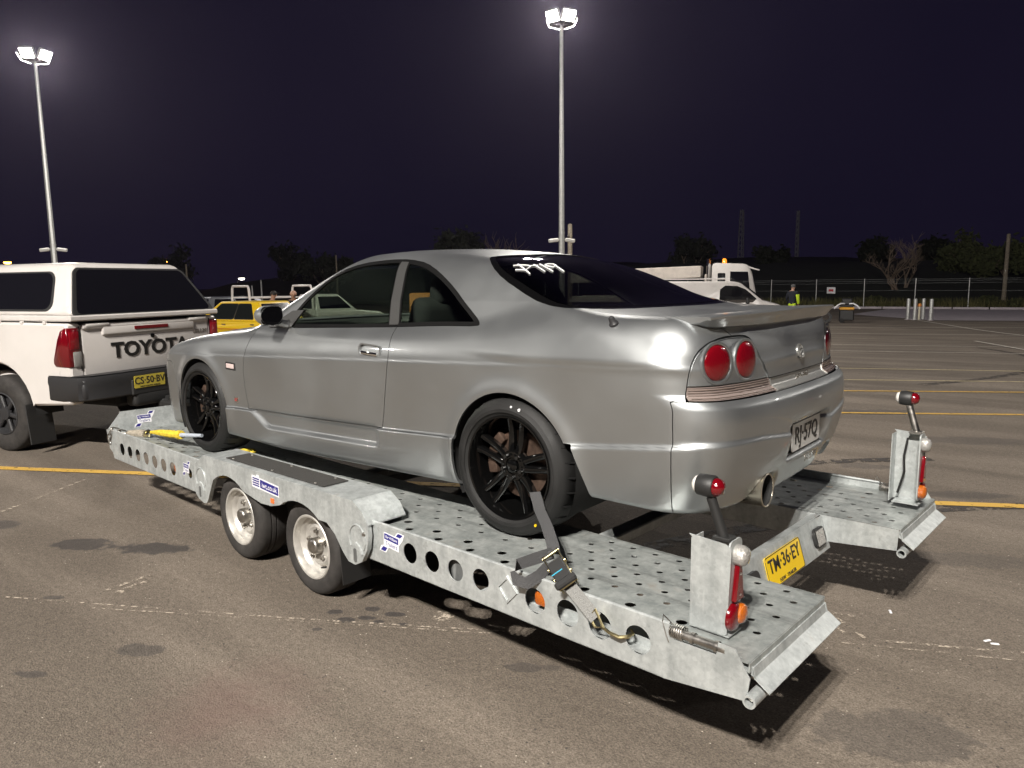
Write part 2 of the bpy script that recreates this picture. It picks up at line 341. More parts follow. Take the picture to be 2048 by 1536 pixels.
    rm = N('ShaderNodeMapRange'); rm.inputs['From Min'].default_value = .42; rm.inputs['From Max'].default_value = .05; rm.inputs['To Max'].default_value = .5
    L(mth('ADD', red.outputs['Value'], mth('MULTIPLY', mth('SUBTRACT', wob, .5), .5)), rm.inputs['Value']); c = mixc(rm.outputs['Result'], c, (.16, .10, .085))
    L(c, b.inputs['Base Color'])
    rr = N('ShaderNodeMapRange'); rr.inputs['To Min'].default_value = .9; rr.inputs['To Max'].default_value = .55; L(tot, rr.inputs['Value']); L(rr.outputs['Result'], b.inputs['Roughness'])
    bp = N('ShaderNodeBump'); bp.inputs['Strength'].default_value = .8; bp.inputs['Distance'].default_value = .008
    h = mth('ADD', noise(130, 3, .7), mth('MULTIPLY', noise(28, 3, .6), .8)); L(h, bp.inputs['Height']); L(bp.outputs['Normal'], b.inputs['Normal'])
    return m
ASPH = ground_mat()
def ground():
    xs = sorted(set([-400, -250, -150, -100, -70, -50] + list(range(-40, 91, 2)) + [110, 150, 220, 320, 420]))
    ys = sorted(set([-420, -300, -220, -160, -120, -95] + list(range(-80, 41, 2)) + [60, 100, 160, 260, 400]))
    V = [(x, y, gz(x, y)) for y in ys for x in xs]; n = len(xs)
    F = [(j*n+i, j*n+i+1, (j+1)*n+i+1, (j+1)*n+i) for j in range(len(ys)-1) for i in range(n-1)]
    tag(mesh_obj('ground', V, F, ASPH, angle=80), kind='structure')
ground()
def gz_i(x, y):
    """height of the faceted ground sheet (2 m cells) at x,y"""
    x0 = math.floor(x/2)*2; y0 = math.floor(y/2)*2; u = (x-x0)/2; v = (y-y0)/2
    return (gz(x0, y0)*(1-u)+gz(x0+2, y0)*u)*(1-v)+(gz(x0, y0+2)*(1-u)+gz(x0+2, y0+2)*u)*v
def worn(name, col, cover, scale):
    """road paint worn through to the asphalt"""
    m = mat(name, col, .75, 0, bump=.4, bscale=150); t = m.node_tree; b = t.nodes['Principled BSDF']; o = t.nodes['Material Output']
    tc = t.nodes.new('ShaderNodeTexCoord'); n = t.nodes.new('ShaderNodeTexNoise'); n.inputs['Scale'].default_value = scale; n.inputs['Detail'].default_value = 8; n.inputs['Roughness'].default_value = .75
    r = t.nodes.new('ShaderNodeMapRange'); r.inputs['From Min'].default_value = cover-.05; r.inputs['From Max'].default_value = cover+.05
    mx = t.nodes.new('ShaderNodeMixShader'); tr = t.nodes.new('ShaderNodeBsdfTransparent')
    t.links.new(tc.outputs['Object'], n.inputs['Vector']); t.links.new(n.outputs['Fac'], r.inputs['Value']); t.links.new(r.outputs['Result'], mx.inputs['Fac'])
    t.links.new(b.outputs['BSDF'], mx.inputs[1]); t.links.new(tr.outputs['BSDF'], mx.inputs[2]); t.links.new(mx.outputs['Shader'], o.inputs['Surface'])
    return m
PY = worn('worn_yellow_line', (.60, .37, .075), .60, 16); PC = worn('worn_cream_line', (.55, .46, .28), .60, 16); PW = worn('worn_white_line', (.60, .55, .49), .60, 14); PS = worn('scuffed_paint', (.48, .41, .33), .47, 26)
def strip(name, p0, p1, wd, m, dz=.005, seg=None):
    p0 = Vector(p0); p1 = Vector(p1); L_ = (p1-p0).length; seg = seg or max(2, int(L_/.7)); d = (p1-p0)/L_; s = Vector((-d.y, d.x))*wd/2
    V = []
    for i in range(seg+1):
        q = p0+d*L_*i/seg
        for k in (1, -1): r = q+s*k; V.append((r.x, r.y, gz_i(r.x, r.y)+dz))
    return tag(mesh_obj(name, V, [(2*i, 2*i+1, 2*i+3, 2*i+2) for i in range(seg)], m, angle=80), kind='structure')
def bay(a, b, wd, m, ea, eb, dz=.006):
    a = Vector(a); b = Vector(b); d = (b-a).normalized(); strip('bay_line', a-d*ea, b+d*eb, wd, m, dz)
bay((5.73, 1.26), (-1.65, -2.94), .10, PY, 6, 9)
bay((.37, -6.16), (-1.30, -7.21), .09, PY, 9, 9)
bay((.89, -8.15), (-1.13, -9.38), .09, PY, 9, 9)
bay((1.26, -9.56), (-1.02, -10.78), .08, PC, 9, 9)
bay((1.78, -11.53), (-.88, -12.60), .09, PC, 10, 9)
bay((2.80, -16.34), (-.51, -17.27), .09, PW, 12, 12, .01)
bay((3.72, -18.98), (-.30, -19.92), .09, PW, 14, 12, .01)
bay((5.36, -25.24), (.88, -26.53), .10, PW, 14, 12, .014)
bay((6.64, -29.36), (1.75, -31.71), .10, PW, 14, 12, .014)
bay((4.42, -34.83), (.22, -26.52), .12, PW, 4, 14, .018)
bay((1.10, -22.43), (-.38, -18.82), .11, PW, 0, 8, .018)
bay((-1.35, -8.1), (-3.4, -9.0), .07, PW, -.2, 3)
bay((18, -1.0), (30, 1.5), .12, PW, 6, 6, .014)
bay((14, 4.0), (24, 10), .1, PW, 6, 6, .014)
# scuffs: grinding scar, smeared paint, chalk
for a, b, wd in (((2.44, 2.18), (.95, 1.34), .012), ((1.9, 1.93), (.11, .87), .010), ((.95, 1.34), (.05, .80), .014), ((-1.2, -.05), (-2.4, -.62), .012), ((-1.3, -.16), (-2.4, -.72), .02), ((4.19, 1.69), (4.29, 1.50), .04), ((4.35, 1.40), (4.66, .94), .03), ((2.08, 1.80), (2.10, 1.55), .035), ((1.99, 1.77), (2.03, 1.61), .05), ((.45, .90), (.36, .86), .10), ((-1.05, -.33), (-1.20, -.37), .02), ((-1.10, -.30), (-1.27, -.16), .018), ((-1.06, -.27), (-1.22, -.12), .018), ((-.02, .32), (-.12, .25), .05)):
    strip('paint_scuff', a, b, wd, PS, .004, 6)
for x, y in ((-1.71, -.47), (-1.74, -.455), (-1.30, -.52)):
    t = MB(); t.box((0, 0, .004), (.035, .012, .006), bev=.002); o = t.obj('litter', STICKW); o.location = (x, y, .001); o.rotation_euler = (0, 0, random.uniform(0, 3)); tag(o, 'tiny white scrap of litter lying on the bare asphalt', 'litter', 'litter scraps on the asphalt')
TYM = worn('tyre_mark', (.055, .048, .044), .50, 9)
def arc_mark(pts, wd):
    P = [Vector(p) for p in pts]; V = []
    for i, p in enumerate(P):
        d = (P[min(i+1, len(P)-1)]-P[max(i-1, 0)]).normalized(); s = Vector((-d.y, d.x))*wd/2
        for k in (1, -1): r = p+s*k; V.append((r.x, r.y, gz_i(r.x, r.y)+.003))
    tag(mesh_obj('tyre_mark', V, [(2*i, 2*i+1, 2*i+3, 2*i+2) for i in range(len(P)-1)], TYM, angle=80), kind='structure')
for cx, cy, r, a0, a1, wd in ((3.0, -16.0, 11.2, 205, 262, .16), (3.0, -16.0, 12.6, 208, 258, .16), (-6, 2, 6.6, -52, -18, .14), (-6, 2, 8.0, -50, -24, .14), (8, -14, 9, 150, 215, .18)):
    arc_mark([(cx+r*math.cos(math.radians(a)), cy+r*math.sin(math.radians(a))) for a in np.linspace(a0, a1, 26)], wd)
# pale concrete apron, kerb, verge, hill
def sheet(name, pts, m, dz):
    tag(mesh_obj(name, [(x, y, gz(x, y)+dz) for x, y in pts], [tuple(range(len(pts)))], m), kind='structure')
KA = Vector((46, -44.2)); KB = Vector((-30, -58.0))      # kerb line
def kp(t, off=0):
    d = (KB-KA).normalized(); p = KA+(KB-KA)*t; return p+Vector((-d.y, d.x))*off
sheet('concrete_apron', [(9.6, -41.5), (4.7, -36.7), (1.1, -38.0), (-14, -43), (-30, -50), tuple(kp(1, -.1)), tuple(kp(.48, -.1))], CONC, .012)
t = MB()
for i in range(38):
    a = kp(i/38); b = kp((i+1)/38-.001); q = kp((i+1)/38-.001, .15); r = kp(i/38, .15); z = -.41
    t._add([(p.x, p.y, zz) for zz in (z, z+.15) for p in (a, b, q, r)], [(4, 5, 6, 7), (0, 1, 5, 4), (1, 2, 6, 5), (2, 3, 7, 6), (3, 0, 4, 7)])
tag(t.obj('kerb', CONC), kind='structure')
GRASSM = mat('verge_grass', (.035, .045, .012), .9, 0, noise=.5, nscale=1.2, bump=.6, bscale=30, col2=(.10, .095, .030))
HILLM = mat('hill_scrub', (.010, .013, .007), .95, 0, noise=.5, nscale=.3)
V = []; F = []; nx = 60; prof = [(.15, -.30), (2, -.25), (5, -.1), (9, .6), (16, 2.0), (28, 3.2), (45, 4.0), (80, 5), (140, 6)]
for i in range(nx+1):
    for k, (off, z) in enumerate(prof):
        p = kp(-.6+i/nx*2.2, off); wz = RNG.normal(0, .05*(k > 0)+.12*(k > 2)); V.append((p.x, p.y, z+wz+.006*max(0, off-9)*math.sin(i*.35)))
n = len(prof); F = [(i*n+k, i*n+k+1, (i+1)*n+k+1, (i+1)*n+k) for i in range(nx) for k in range(n-1)]
tag(mesh_obj('verge', V, [f for f in F if f[0] % n < 2], GRASSM, angle=80), kind='structure')
tag(mesh_obj('hill', V, [f for f in F if f[0] % n >= 2], HILLM, angle=80), kind='structure')
# tufts of long grass along the fence
def tufts(name, pts, hmin, hmax, m, blades=14):
    V = []; F = []
    for (x, y, z) in pts:
        for _ in range(blades):
            a = RNG.uniform(0, 6.28); r = abs(RNG.normal(0, .25)); h = RNG.uniform(hmin, hmax); bx, by = x+r*math.cos(a), y+r*math.sin(a); b = RNG.uniform(0, 6.28); wd = .035
            tx, ty = bx+RNG.normal(0, .18), by+RNG.normal(0, .18); i = len(V)
            V += [(bx-wd*math.cos(b), by-wd*math.sin(b), z), (bx+wd*math.cos(b), by+wd*math.sin(b), z), (tx, ty, z+h)]; F.append((i, i+1, i+2))
    return tag(mesh_obj(name, V, F, m, smooth=False), kind='stuff')
GB = mat('long_grass', (.055, .058, .014), .9, 0, col2=(.13, .115, .045), nscale=.6)
pts = []
for i in range(620):
    p = kp(RNG.uniform(.2, .95), .3+abs(RNG.normal(0, 1.6))+.1); pts.append((p.x, p.y, -.34))
tag(tufts('grass_tufts', pts, .25, .8, GB), 'long dry roadside grass growing along the wire fence', 'grass')
# ------------------------------------------------------------------ wire fence
fe = thing('wire_fence', 'galvanised post and wire fence along the grass verge', 'fence', (*kp(.5, .8), -.32))
fo = Vector(fe.location)
def fpt(t, z): p = kp(t, .8); return Vector((p.x, p.y, z))-fo
for i in range(26):
    tt = .02+i*.0398; a = fpt(tt, -.4); lean = RNG.normal(0, .02)
    t = MB(); t.cyl(a, a+Vector((lean, lean, 2.0)), .032, .032, 10); t.cyl(a+Vector((lean, lean, 2.0)), a+Vector((lean, lean, 2.03)), .036, .02, 10); t.obj('fence_post', POLEM, fe)
for z in (.8, 1.30, 1.45, 1.56):
    t = MB(); t.tube([fpt(i/60, z+RNG.normal(0, .012)) for i in range(61)], .006, 4); t.obj('wire', GALVK, fe)
s = thing('warning_sign', 'small white warning sign with red mark on the wire fence', 'sign', (13.66, -51.75, .62), math.radians(-10))
t = MB(); t.box((0, .0, .2), (.62, .02, .45), bev=.005); t.obj('panel', STICKW, s)
t = MB(); t.box((0, .013, .2), (.34, .006, .16)); t.obj('red_mark', mat('sign_red', (.5, .02, .03), .5), s)
# ------------------------------------------------------------------ flood light poles
LAMPW = emission('lamp_face', (1, .95, .86), 60)
LAMPH = mat('lamp_housing', (.30, .30, .29), .5, .4)
CAMW = mat('camera_housing', (.62, .61, .58), .4)
def flood_pole(x, y, H, heads, label, watts, aim_drop=.62, cams=True, group=None, lit=True):
    root = thing('floodlight_pole', label, 'lamp post', (x, y, gz(x, y)), 0, group)
    t = MB(); n = 8
    t.lathe([(.135, 0), (.125, H*.33)], seg=n); t.lathe([(.120, H*.33), (.098, H*.66)], seg=n); t.lathe([(.094, H*.66), (.070, H)], seg=n); t.obj('pole', POLEM, root, angle=20)
    for z, r in ((.02, .2), (H*.33, .132), (H*.66, .104)): t = MB(); t.cyl((0, 0, z-.03), (0, 0, z+.03), r, r, 12); t.obj('collar', POLEM, root)
    t = MB()
    heads = [h if len(h) > 3 else (*h, h[0]) for h in heads]
    for a, off, k, am in heads: t.cyl((0, 0, H-.1), (math.cos(a)*off, math.sin(a)*off, H+.05), .035, .03, 8)
    t.obj('cross_arm', POLEM, root)
    for a, off, k, am in heads:
        hx, hy = math.cos(a)*off, math.sin(a)*off; dr = Vector((math.cos(am), math.sin(am), -aim_drop)).normalized()
        M = frame((hx, hy, H+.12), dr.cross(Vector((0, 0, 1))), dr.cross(Vector((0, 0, 1))).normalized().cross(dr))   # local z = -aim
        t = MB(); t.box((0, 0, 0), (.62, .50, .16), bev=.05); t.box((0, 0, .10), (.36, .3, .1), bev=.03); t.bm.transform(M); hd = t.obj('lamp_head', LAMPH, root)
        t = MB(); t.box((0, 0, -.088), (.52, .40, .012), bev=.003); t.bm.transform(M); t.obj('lamp_face', LAMPW, hd)
        if lit:
            ld = bpy.data.lights.new('lamp_light', 'SPOT'); ld.energy = watts*k; ld.spot_size = math.radians(158); ld.spot_blend = .6; ld.shadow_soft_size = .16; ld.color = (1.0, .945, .87)
            lo = link(bpy.data.objects.new('lamp_light', ld), root); lo.location = Vector((hx, hy, H+.12))+dr*.22; lo.rotation_euler = (dr).to_track_quat('-Z', 'Y').to_euler()
    if cams:
        for s_ in (-1, 1):
            b = Vector((.6*s_, .8*s_, 0)); c = MB(); z = 3.75
            c.box((b.x*.36, b.y*.36, z), (.42, .16, .15), rot=Matrix.Rotation(math.atan2(b.y, b.x), 4, 'Z') @ Matrix.Rotation(.12, 4, 'Y'), bev=.03)
            c.cyl((0, 0, z+.02), (b.x*.3, b.y*.3, z+.02), .035, .03, 8); c.obj('security_camera', CAMW, root)
    return root
FW_ = 3200
A_ = math.atan2
flood_pole(15.99, -21.94, 12.35, [(A_(25, -18)+.5, .55, 1), (A_(25, -18)-.6, .55, 1), (A_(25, -18)+2.4, .5, .8), (A_(25, -18)-2.5, .5, .8)], 'tall floodlight pole with two cameras rising behind the silver coupe', FW_)
flood_pole(35.84, -9.59, 12.1, [(A_(12, -36)+.7, .55, 1), (A_(12, -36)-.5, .55, 1), (A_(12, -36)+2.5, .5, .8), (A_(12, -36)-2.3, .5, .8)], 'tall floodlight pole with a camera rising behind the white ute', FW_)
flood_pole(-4.9, 15.6, 14.2, [(A_(-1, .32)+1.3, 1.1, 4.1, A_(-1, .32)), (A_(-1, .32)-1.3, 1.1, 4.1, A_(-1, .32)), (A_(-1, .32), .35, 4.1), (A_(-1, .32)+2.9, .5, .6)], 'floodlight pole beside the open bay opposite the trailer', FW_)
flood_pole(-13.5, -29.0, 12.5, [(A_(30, 11)+.35, .55, .45), (A_(30, 11)-.35, .55, .45), (A_(30, 11)+2.6, .5, .8)], 'floodlight pole standing at the open end of the car park', FW_)
flood_pole(34, 26, 12.5, [(A_(-1, -1)+.5, .55, .5), (A_(-1, -1)-.5, .55, .9)], 'floodlight pole far beyond the front of the white ute', FW_, cams=False)
# ------------------------------------------------------------------ silver coupe: body surface
def spl(x,xs,ys):
    xs=np.asarray(xs,float);ys=np.asarray(ys,float)
    if xs[0]>xs[-1]: xs=xs[::-1];ys=ys[::-1]
    d=np.diff(ys)/np.diff(xs);m=np.empty_like(ys)
    m[1:-1]=np.where(d[1:]*d[:-1]>0,2*d[1:]*d[:-1]/(d[1:]+d[:-1]+1e-12),0);m[0]=d[0];m[-1]=d[-1]
    x=np.asarray(x,float);xc=np.clip(x,xs[0],xs[-1])
    i=np.clip(np.searchsorted(xs,xc)-1,0,len(xs)-2);h=xs[i+1]-xs[i];t=(xc-xs[i])/h
    r=(2*t**3-3*t**2+1)*ys[i]+(t**3-2*t**2+t)*h*m[i]+(3*t**2-2*t**3)*ys[i+1]+(t**3-t**2)*h*m[i+1]
    return r+np.where(x<xs[0],(x-xs[0])*m[0],0)+np.where(x>xs[-1],(x-xs[-1])*m[-1],0)
def smax(a,b,k):
    h=np.maximum(k-np.abs(a-b),0)/k
    return np.maximum(a,b)+h*h*k*.25
def smin(a,b,k): return -smax(-a,-b,k)
def sig(t): return 1/(1+np.exp(-np.clip(t,-40,40)))
RW=(0.,.317);FW=(2.72,.314)
def skirt_top(X): return np.interp(X,[-.9,-.34,.3,.364,.86,2.11,2.6],[.525,.462,.42,.412,.389,.358,.348])
def car_f(X,Y,Z):
    y=np.abs(Y)
    Zc=.782-.038*X;t=Z-Zc
    up=np.maximum(t,0);dn=np.maximum(-t,0)
    W=spl(X,[-1.1,-.6,0,1,2.2,2.72,3.3,3.6],[.822,.85,.862,.862,.857,.85,.80,.73])
    w=W-.05*(up/.15)**1.7-.022*(dn/.4)**1.6+.0035*sig(-t/.003)
    for cx,cz in (RW,FW):
        r=np.hypot(X-cx,Z-cz)
        w=w+.014*np.exp(-((r-.345)/.05)**2)*sstep(Z,.1,.25)
    st=skirt_top(X)
    lowm=sstep(X,2.55,2.35)
    w=w+.016*sig((st-Z)/.0035)*lowm
    rec=sstep(X,.87,.93)*(1-sstep(X,1.90+(Z-.27)*1.6,1.99+(Z-.27)*1.6))
    zr=np.interp(X,[.9,1.98],[.295,.268])
    w=w-.027*rec*sig((Z-zr)/.0065)*sig((st-Z)/.0065)
    fs=y-w
    h=spl(X,[-1.1,-.9,-.3,0,1.5,2.1,2.5,3.0,3.4,3.62],[.99,1.005,1.015,.985,.935,.915,.880,.81,.70,.58])
    ft=(Z-h+(.05-.032*sstep(X,.3,-.2))*(y/.8)**2)*.97
    yk=y/.8
    zk=.53-.03*sstep(y,.6,.2)
    R=spl(Z,[.12,.2,.28,.38,.5,.6,.655,.69,.712,.75,.85,.95,1.0],[-.825,-.915,-.97,-1.012,-1.04,-1.052,-1.044,-1.012,-.982,-.978,-.968,-.942,-.925])
    xr=R+.085*yk**4+.03*yk**2-.014*sig((zk-Z)/.004)
    xr=xr+.04*sig((.25-y)/.006)*sig((Z-.385)/.006)*sig((.532-Z)/.006)
    fr=(xr-X)
    xf=spl(Z,[.1,.3,.5,.65,.75],[3.56,3.62,3.62,3.58,3.45])-.26*yk**3
    ff=X-xf
    zb=np.interp(X,[-1,-.4,.4,1.8,2.4,3.6],[.235,.25,.175,.145,.16,.12])
    zb=zb+.11*np.exp(-((y-.38)/.11)**4)*sstep(X,-.6,-.8)
    fb=(zb-Z)
    lo=smax(fs,ft,.05+.03*sstep(X,.3,-.3))
    lo=smax(lo,fr,.13*sstep(y,.4,.6)+.02)
    lo=smax(lo,ff,.08)
    lo=smax(lo,fb,.03)
    wg=.785-.42*(Z-.90)-.25*np.maximum(Z-1.05,0)**1.0*.6
    gs=(y-wg)*.9
    hr=spl(X,[-.4,-.1,.2,.5,.8,1.1,1.4,1.7,2.0],[1.10,1.19,1.262,1.307,1.329,1.336,1.322,1.28,1.21])
    gr=Z-hr+.038*(y/.55)**2
    xw=2.23-2.0*(Z-.90)-.10*(y/.6)**2
    gw=(X-xw)*.45
    xb=.20+2.25*(Z-1.28)+.8*np.maximum(1.06-Z,0)*0+.10*(y/.6)**2
    gb=(xb-X)*.42
    gh=smax(gs,gr,.10);gh=smax(gh,gw,.05);gh=smax(gh,gb,.05)
    gh=smax(gh,.86-Z,.02)
    return smin(lo,gh,.035+.06*sstep(X,.45,-.15))
def body_half():
    x0, x1, z0 = -.45, 2.9, .56
    th = np.radians(np.concatenate([np.linspace(-90, -42, 40)[:-1], np.linspace(-42, -8, 84)[:-1], np.linspace(-8, 34, 74)[:-1], np.linspace(34, 90, 74)])); xm = np.linspace(x0, x1, 270)
    pr = np.radians(np.linspace(90, 0, 95))[:-1]; pf = np.radians(np.linspace(0, 90, 46))[1:]
    st = [(x0, -math.sin(p), math.cos(p)) for p in pr]+[(x, 0., 1.) for x in xm]+[(x1, math.sin(p), math.cos(p)) for p in pf]
    st = np.array(st); n, m = len(st), len(th)
    ox = np.repeat(st[:, 0], m); dx = (st[:, 1][:, None]*np.cos(th)).ravel(); dy = (st[:, 2][:, None]*np.cos(th)).ravel(); dz = np.tile(np.sin(th), n)
    F = lambda r: car_f(ox+r*dx, r*dy, z0+r*dz)
    rs = np.linspace(.15, 1.5, 46); lo = np.full(len(ox), .05); hi = np.full(len(ox), .15); prev = F(np.full(len(ox), .05))
    a = np.full(len(ox), .05)
    for r in rs:
        cur = F(np.full(len(ox), r)); x = (prev < 0) & (cur >= 0)
        lo = np.where(x, r-.03, lo); hi = np.where(x, r, hi); prev = cur
    for _ in range(16):
        mid = (lo+hi)/2; f = F(mid); lo = np.where(f < 0, mid, lo); hi = np.where(f < 0, hi, mid)
    r = (lo+hi)/2; V = np.stack([ox+r*dx, r*dy, z0+r*dz], 1)
    V[:m, 1] = 0; V[-m:, 1] = 0
    N = body_normal(V)
    i = np.arange(n-1)[:, None]*m+np.arange(m-1)[None, :]; i = i.ravel()
    T = np.concatenate([np.stack([i, i+1, i+m+1], 1), np.stack([i, i+m+1, i+m], 1)])
    return V, N, T
def body_normal(V):
    V = np.atleast_2d(np.asarray(V, float)); e = .0015; N = np.zeros_like(V)
    for k in range(3):
        d = np.zeros(3); d[k] = e; a = V+d; b = V-d
        N[:, k] = car_f(a[:, 0], a[:, 1], a[:, 2])-car_f(b[:, 0], b[:, 1], b[:, 2])
    return N/np.maximum(np.linalg.norm(N, axis=1, keepdims=True), 1e-9)
def clip(m, f):
    """keep the side of the mesh where f <= 0, cutting triangles exactly"""
    V, N, T = m; s = f <= 0; c = s[T].sum(1); keep = T[c == 3]; out = [keep]; pairs = []
    def rot(Tr, k): return np.stack([Tr[np.arange(len(Tr)), (k+j) % 3] for j in range(3)], 1)
    o1 = T[c == 1]; o1 = rot(o1, s[o1].argmax(1)) if len(o1) else o1.reshape(0, 3)
    o2 = T[c == 2]; o2 = rot(o2, (~s[o2]).argmax(1)) if len(o2) else o2.reshape(0, 3)
    E = np.concatenate([o1[:, [0, 1]], o1[:, [0, 2]], o2[:, [0, 1]], o2[:, [0, 2]]])
    if len(E) == 0: return compact((V, N, keep))
    Es = np.sort(E, 1); U, inv = np.unique(Es, axis=0, return_inverse=True); inv = inv.ravel()
    fa, fb = f[U[:, 0]], f[U[:, 1]]; t = (fa/(fa-fb))[:, None]
    nv = V[U[:, 0]]*(1-t)+V[U[:, 1]]*t; nn = N[U[:, 0]]*(1-t)+N[U[:, 1]]*t; nn /= np.maximum(np.linalg.norm(nn, axis=1, keepdims=True), 1e-9)
    b = len(V); k1, k2 = len(o1), len(o2); e = inv+b
    out.append(np.stack([o1[:, 0], e[:k1], e[k1:2*k1]], 1)); ob, oc = e[2*k1:2*k1+k2], e[2*k1+k2:]
    out.append(np.stack([ob, o2[:, 1], o2[:, 2]], 1)); out.append(np.stack([ob, o2[:, 2], oc], 1))
    return compact((np.concatenate([V, nv]), np.concatenate([N, nn]), np.concatenate(out)))
def compact(m):
    V, N, T = m; u, inv = np.unique(T, return_inverse=True); return V[u], N[u], inv.reshape(-1, 3)
def sdf(poly, a, b):
    """signed distance to a closed polygon, negative inside"""
    P = np.asarray(poly, float); d = np.full(len(a), 1e9); ins = np.zeros(len(a), bool)
    for i in range(len(P)):
        x0, y0 = P[i]; x1, y1 = P[(i+1) % len(P)]; ex, ey = x1-x0, y1-y0
        t = np.clip(((a-x0)*ex+(b-y0)*ey)/(ex*ex+ey*ey+1e-12), 0, 1); d = np.minimum(d, np.hypot(a-x0-t*ex, b-y0-t*ey))
        c = ((y0 > b) != (y1 > b)); ins ^= c & (a < (x1-x0)*(b-y0)/(y1-y0+1e-12)+x0)
    return np.where(ins, -d, d)
def smooth_poly(pts, it=2):
    P = [np.array(p, float) for p in pts]
    for _ in range(it):
        Q = []
        for i in range(len(P)): a, b = P[i], P[(i+1) % len(P)]; Q += [a*.78+b*.22, a*.22+b*.78]
        P = Q
    return P
def take(m, fn, gap=.0022):
    """cut region fn<0 out of m, leaving a shut line: returns (inside, outside)"""
    f = fn(m[0][:, 0], m[0][:, 1], m[0][:, 2]); a = clip(m, f+gap); V = m[0]
    return a, clip(m, -f+gap)
def with_skirt(m, d):
    V, N, T = m; E = np.concatenate([T[:, [0, 1]], T[:, [1, 2]], T[:, [2, 0]]]); k = np.sort(E, 1)
    _, idx, cnt = np.unique(k, axis=0, return_index=True, return_counts=True); B = E[idx[cnt == 1]]
    B = B[~((np.abs(V[B[:, 0], 1]) < 1e-4) & (np.abs(V[B[:, 1], 1]) < 1e-4))]
    a, b = V[B[:, 0]], V[B[:, 1]]; na, nb = N[B[:, 0]], N[B[:, 1]]
    # the rolled edge of the panel: a short bevel, then the return flange
    e = np.cross(b-a, (na+nb)/2); e /= np.maximum(np.linalg.norm(e, axis=1, keepdims=True), 1e-9)
    q = np.concatenate([a, b, b-nb*d, a-na*d]); n_ = len(B); o = len(V); i = np.arange(n_)
    nq = np.concatenate([e]*4)
    T2 = np.concatenate([np.stack([o+n_+i, o+i, o+3*n_+i], 1), np.stack([o+n_+i, o+3*n_+i, o+2*n_+i], 1)])
    return np.concatenate([V, q]), np.concatenate([N, nq]), np.concatenate([T, T2])
def np_obj(name, m, mt, parent, both=False, side=1, off=0., skirt=.014):
    if skirt: m = with_skirt(m, skirt)
    V, N, T = m; V = V+N*off
    mir = np.array([1, -1, 1.])
    if both: V2 = np.concatenate([V, V*mir]); N2 = np.concatenate([N, N*mir]); T2 = np.concatenate([T, T[:, ::-1]+len(V)])
    elif side < 0: V2, N2, T2 = V*mir, N*mir, T[:, ::-1]
    else: V2, N2, T2 = V, N, T
    me = bpy.data.meshes.new(name); me.vertices.add(len(V2)); me.vertices.foreach_set('co', V2.astype(np.float32).ravel())
    me.loops.add(len(T2)*3); me.loops.foreach_set('vertex_index', T2.astype(np.int32).ravel())
    me.polygons.add(len(T2)); me.polygons.foreach_set('loop_start', np.arange(0, len(T2)*3, 3, dtype=np.int32)); me.polygons.foreach_set('loop_total', np.full(len(T2), 3, np.int32))
    me.update(calc_edges=True); me.validate()
    return finish(name, me, mt, parent, True, normals=N2.tolist() if len(N2) == len(me.vertices) else None)
DZ = .5
car = thing('sports_coupe', 'silver two-door sports coupe with black wheels strapped on the trailer', 'car', (0, 0, DZ))
def on_body(x, y, z, lift=0.):
    """nearest point on the body surface (Newton along the gradient) and its normal"""
    p = np.array([x, y, z], float)
    for _ in range(12):
        n = body_normal(p)[0]; p = p-n*car_f(*p)*.8
    n = body_normal(p)[0]; return Vector(p+n*lift), Vector(n)
H = body_half()
# wheel openings
for (cx, cz), R_ in ((RW, .340), (FW, .336)):
    H = clip(H, R_-np.hypot(H[0][:, 0]-cx, H[0][:, 2]-cz)+np.where(H[0][:, 1] < .45, -9, 0))
H = clip(H, -np.maximum(np.maximum(H[0][:, 2]-.47, -.345-.40*(.46-H[0][:, 2])-H[0][:, 0]), np.maximum(H[0][:, 0]+.05, .45-H[0][:, 1])))
# glass
DLO = smooth_poly([(1.80, .880), (1.70, 1.00), (1.56, 1.135), (1.44, 1.212), (1.28, 1.254), (1.06, 1.269), (.90, 1.266), (.75, 1.243), (.62, 1.195), (.47, 1.114), (.33, 1.02), (.235, .955), (.222, .936), (.50, .930), (.80, .915), (1.25, .899)], 1)
ins = lambda P, d: [tuple(np.array(p)) for p in P]
side_g = lambda x, y, z: np.maximum(sdf(DLO, x, z), .5-y)
trim, H = take(H, side_g, .0)
bl = lambda x, z: (x-(.862+(z-.925)*.290))    # B-pillar, front edge
br = lambda x, z: (x-(.789+(z-.925)*.315))
dglass = lambda x, y, z: np.maximum(np.maximum(sdf(DLO, x, z)+.021, -bl(x, z)+.008), np.maximum(.5-y, .93-z-.022*(x-.8)))
qglass = lambda x, y, z: np.maximum(np.maximum(sdf(DLO, x, z)+.023, br(x, z)+.012), .5-y)
door_gl, trim = take(trim, dglass, .001); q_gl, trim = take(trim, qglass, .001)
pill, trim = take(trim, lambda x, y, z: np.maximum(np.maximum(bl(x, z), -br(x, z)), np.maximum(sdf(DLO, x, z)+.012, .5-y)), .0008)
RG = smooth_poly([(.350, 0), (.352, .25), (.395, .44), (.40, .51), (.30, .60), (.19, .655), (-.02, .712), (-.20, .742), (-.30, .715), (-.40, .56), (-.46, .36), (-.50, .15), (-.51, 0), (-.51, -.3), (.35, -.3)], 1)
rgz = lambda x, y, z: np.maximum(sdf(RG, x, y), 1.0-z)
rwin, H = take(H, rgz, .0)
rw_gl, rw_trim = take(rwin, lambda x, y, z: rgz(x, y, z)+.028, .0)
WS = [(1.50, -.2), (1.50, .30), (1.45, .50), (1.56, .60), (1.98, .70), (2.10, .60), (2.22, .3), (2.25, -.2)]
wwin, H = take(H, lambda x, y, z: np.maximum(sdf(smooth_poly(WS, 1), x, y), .915-z), .001)
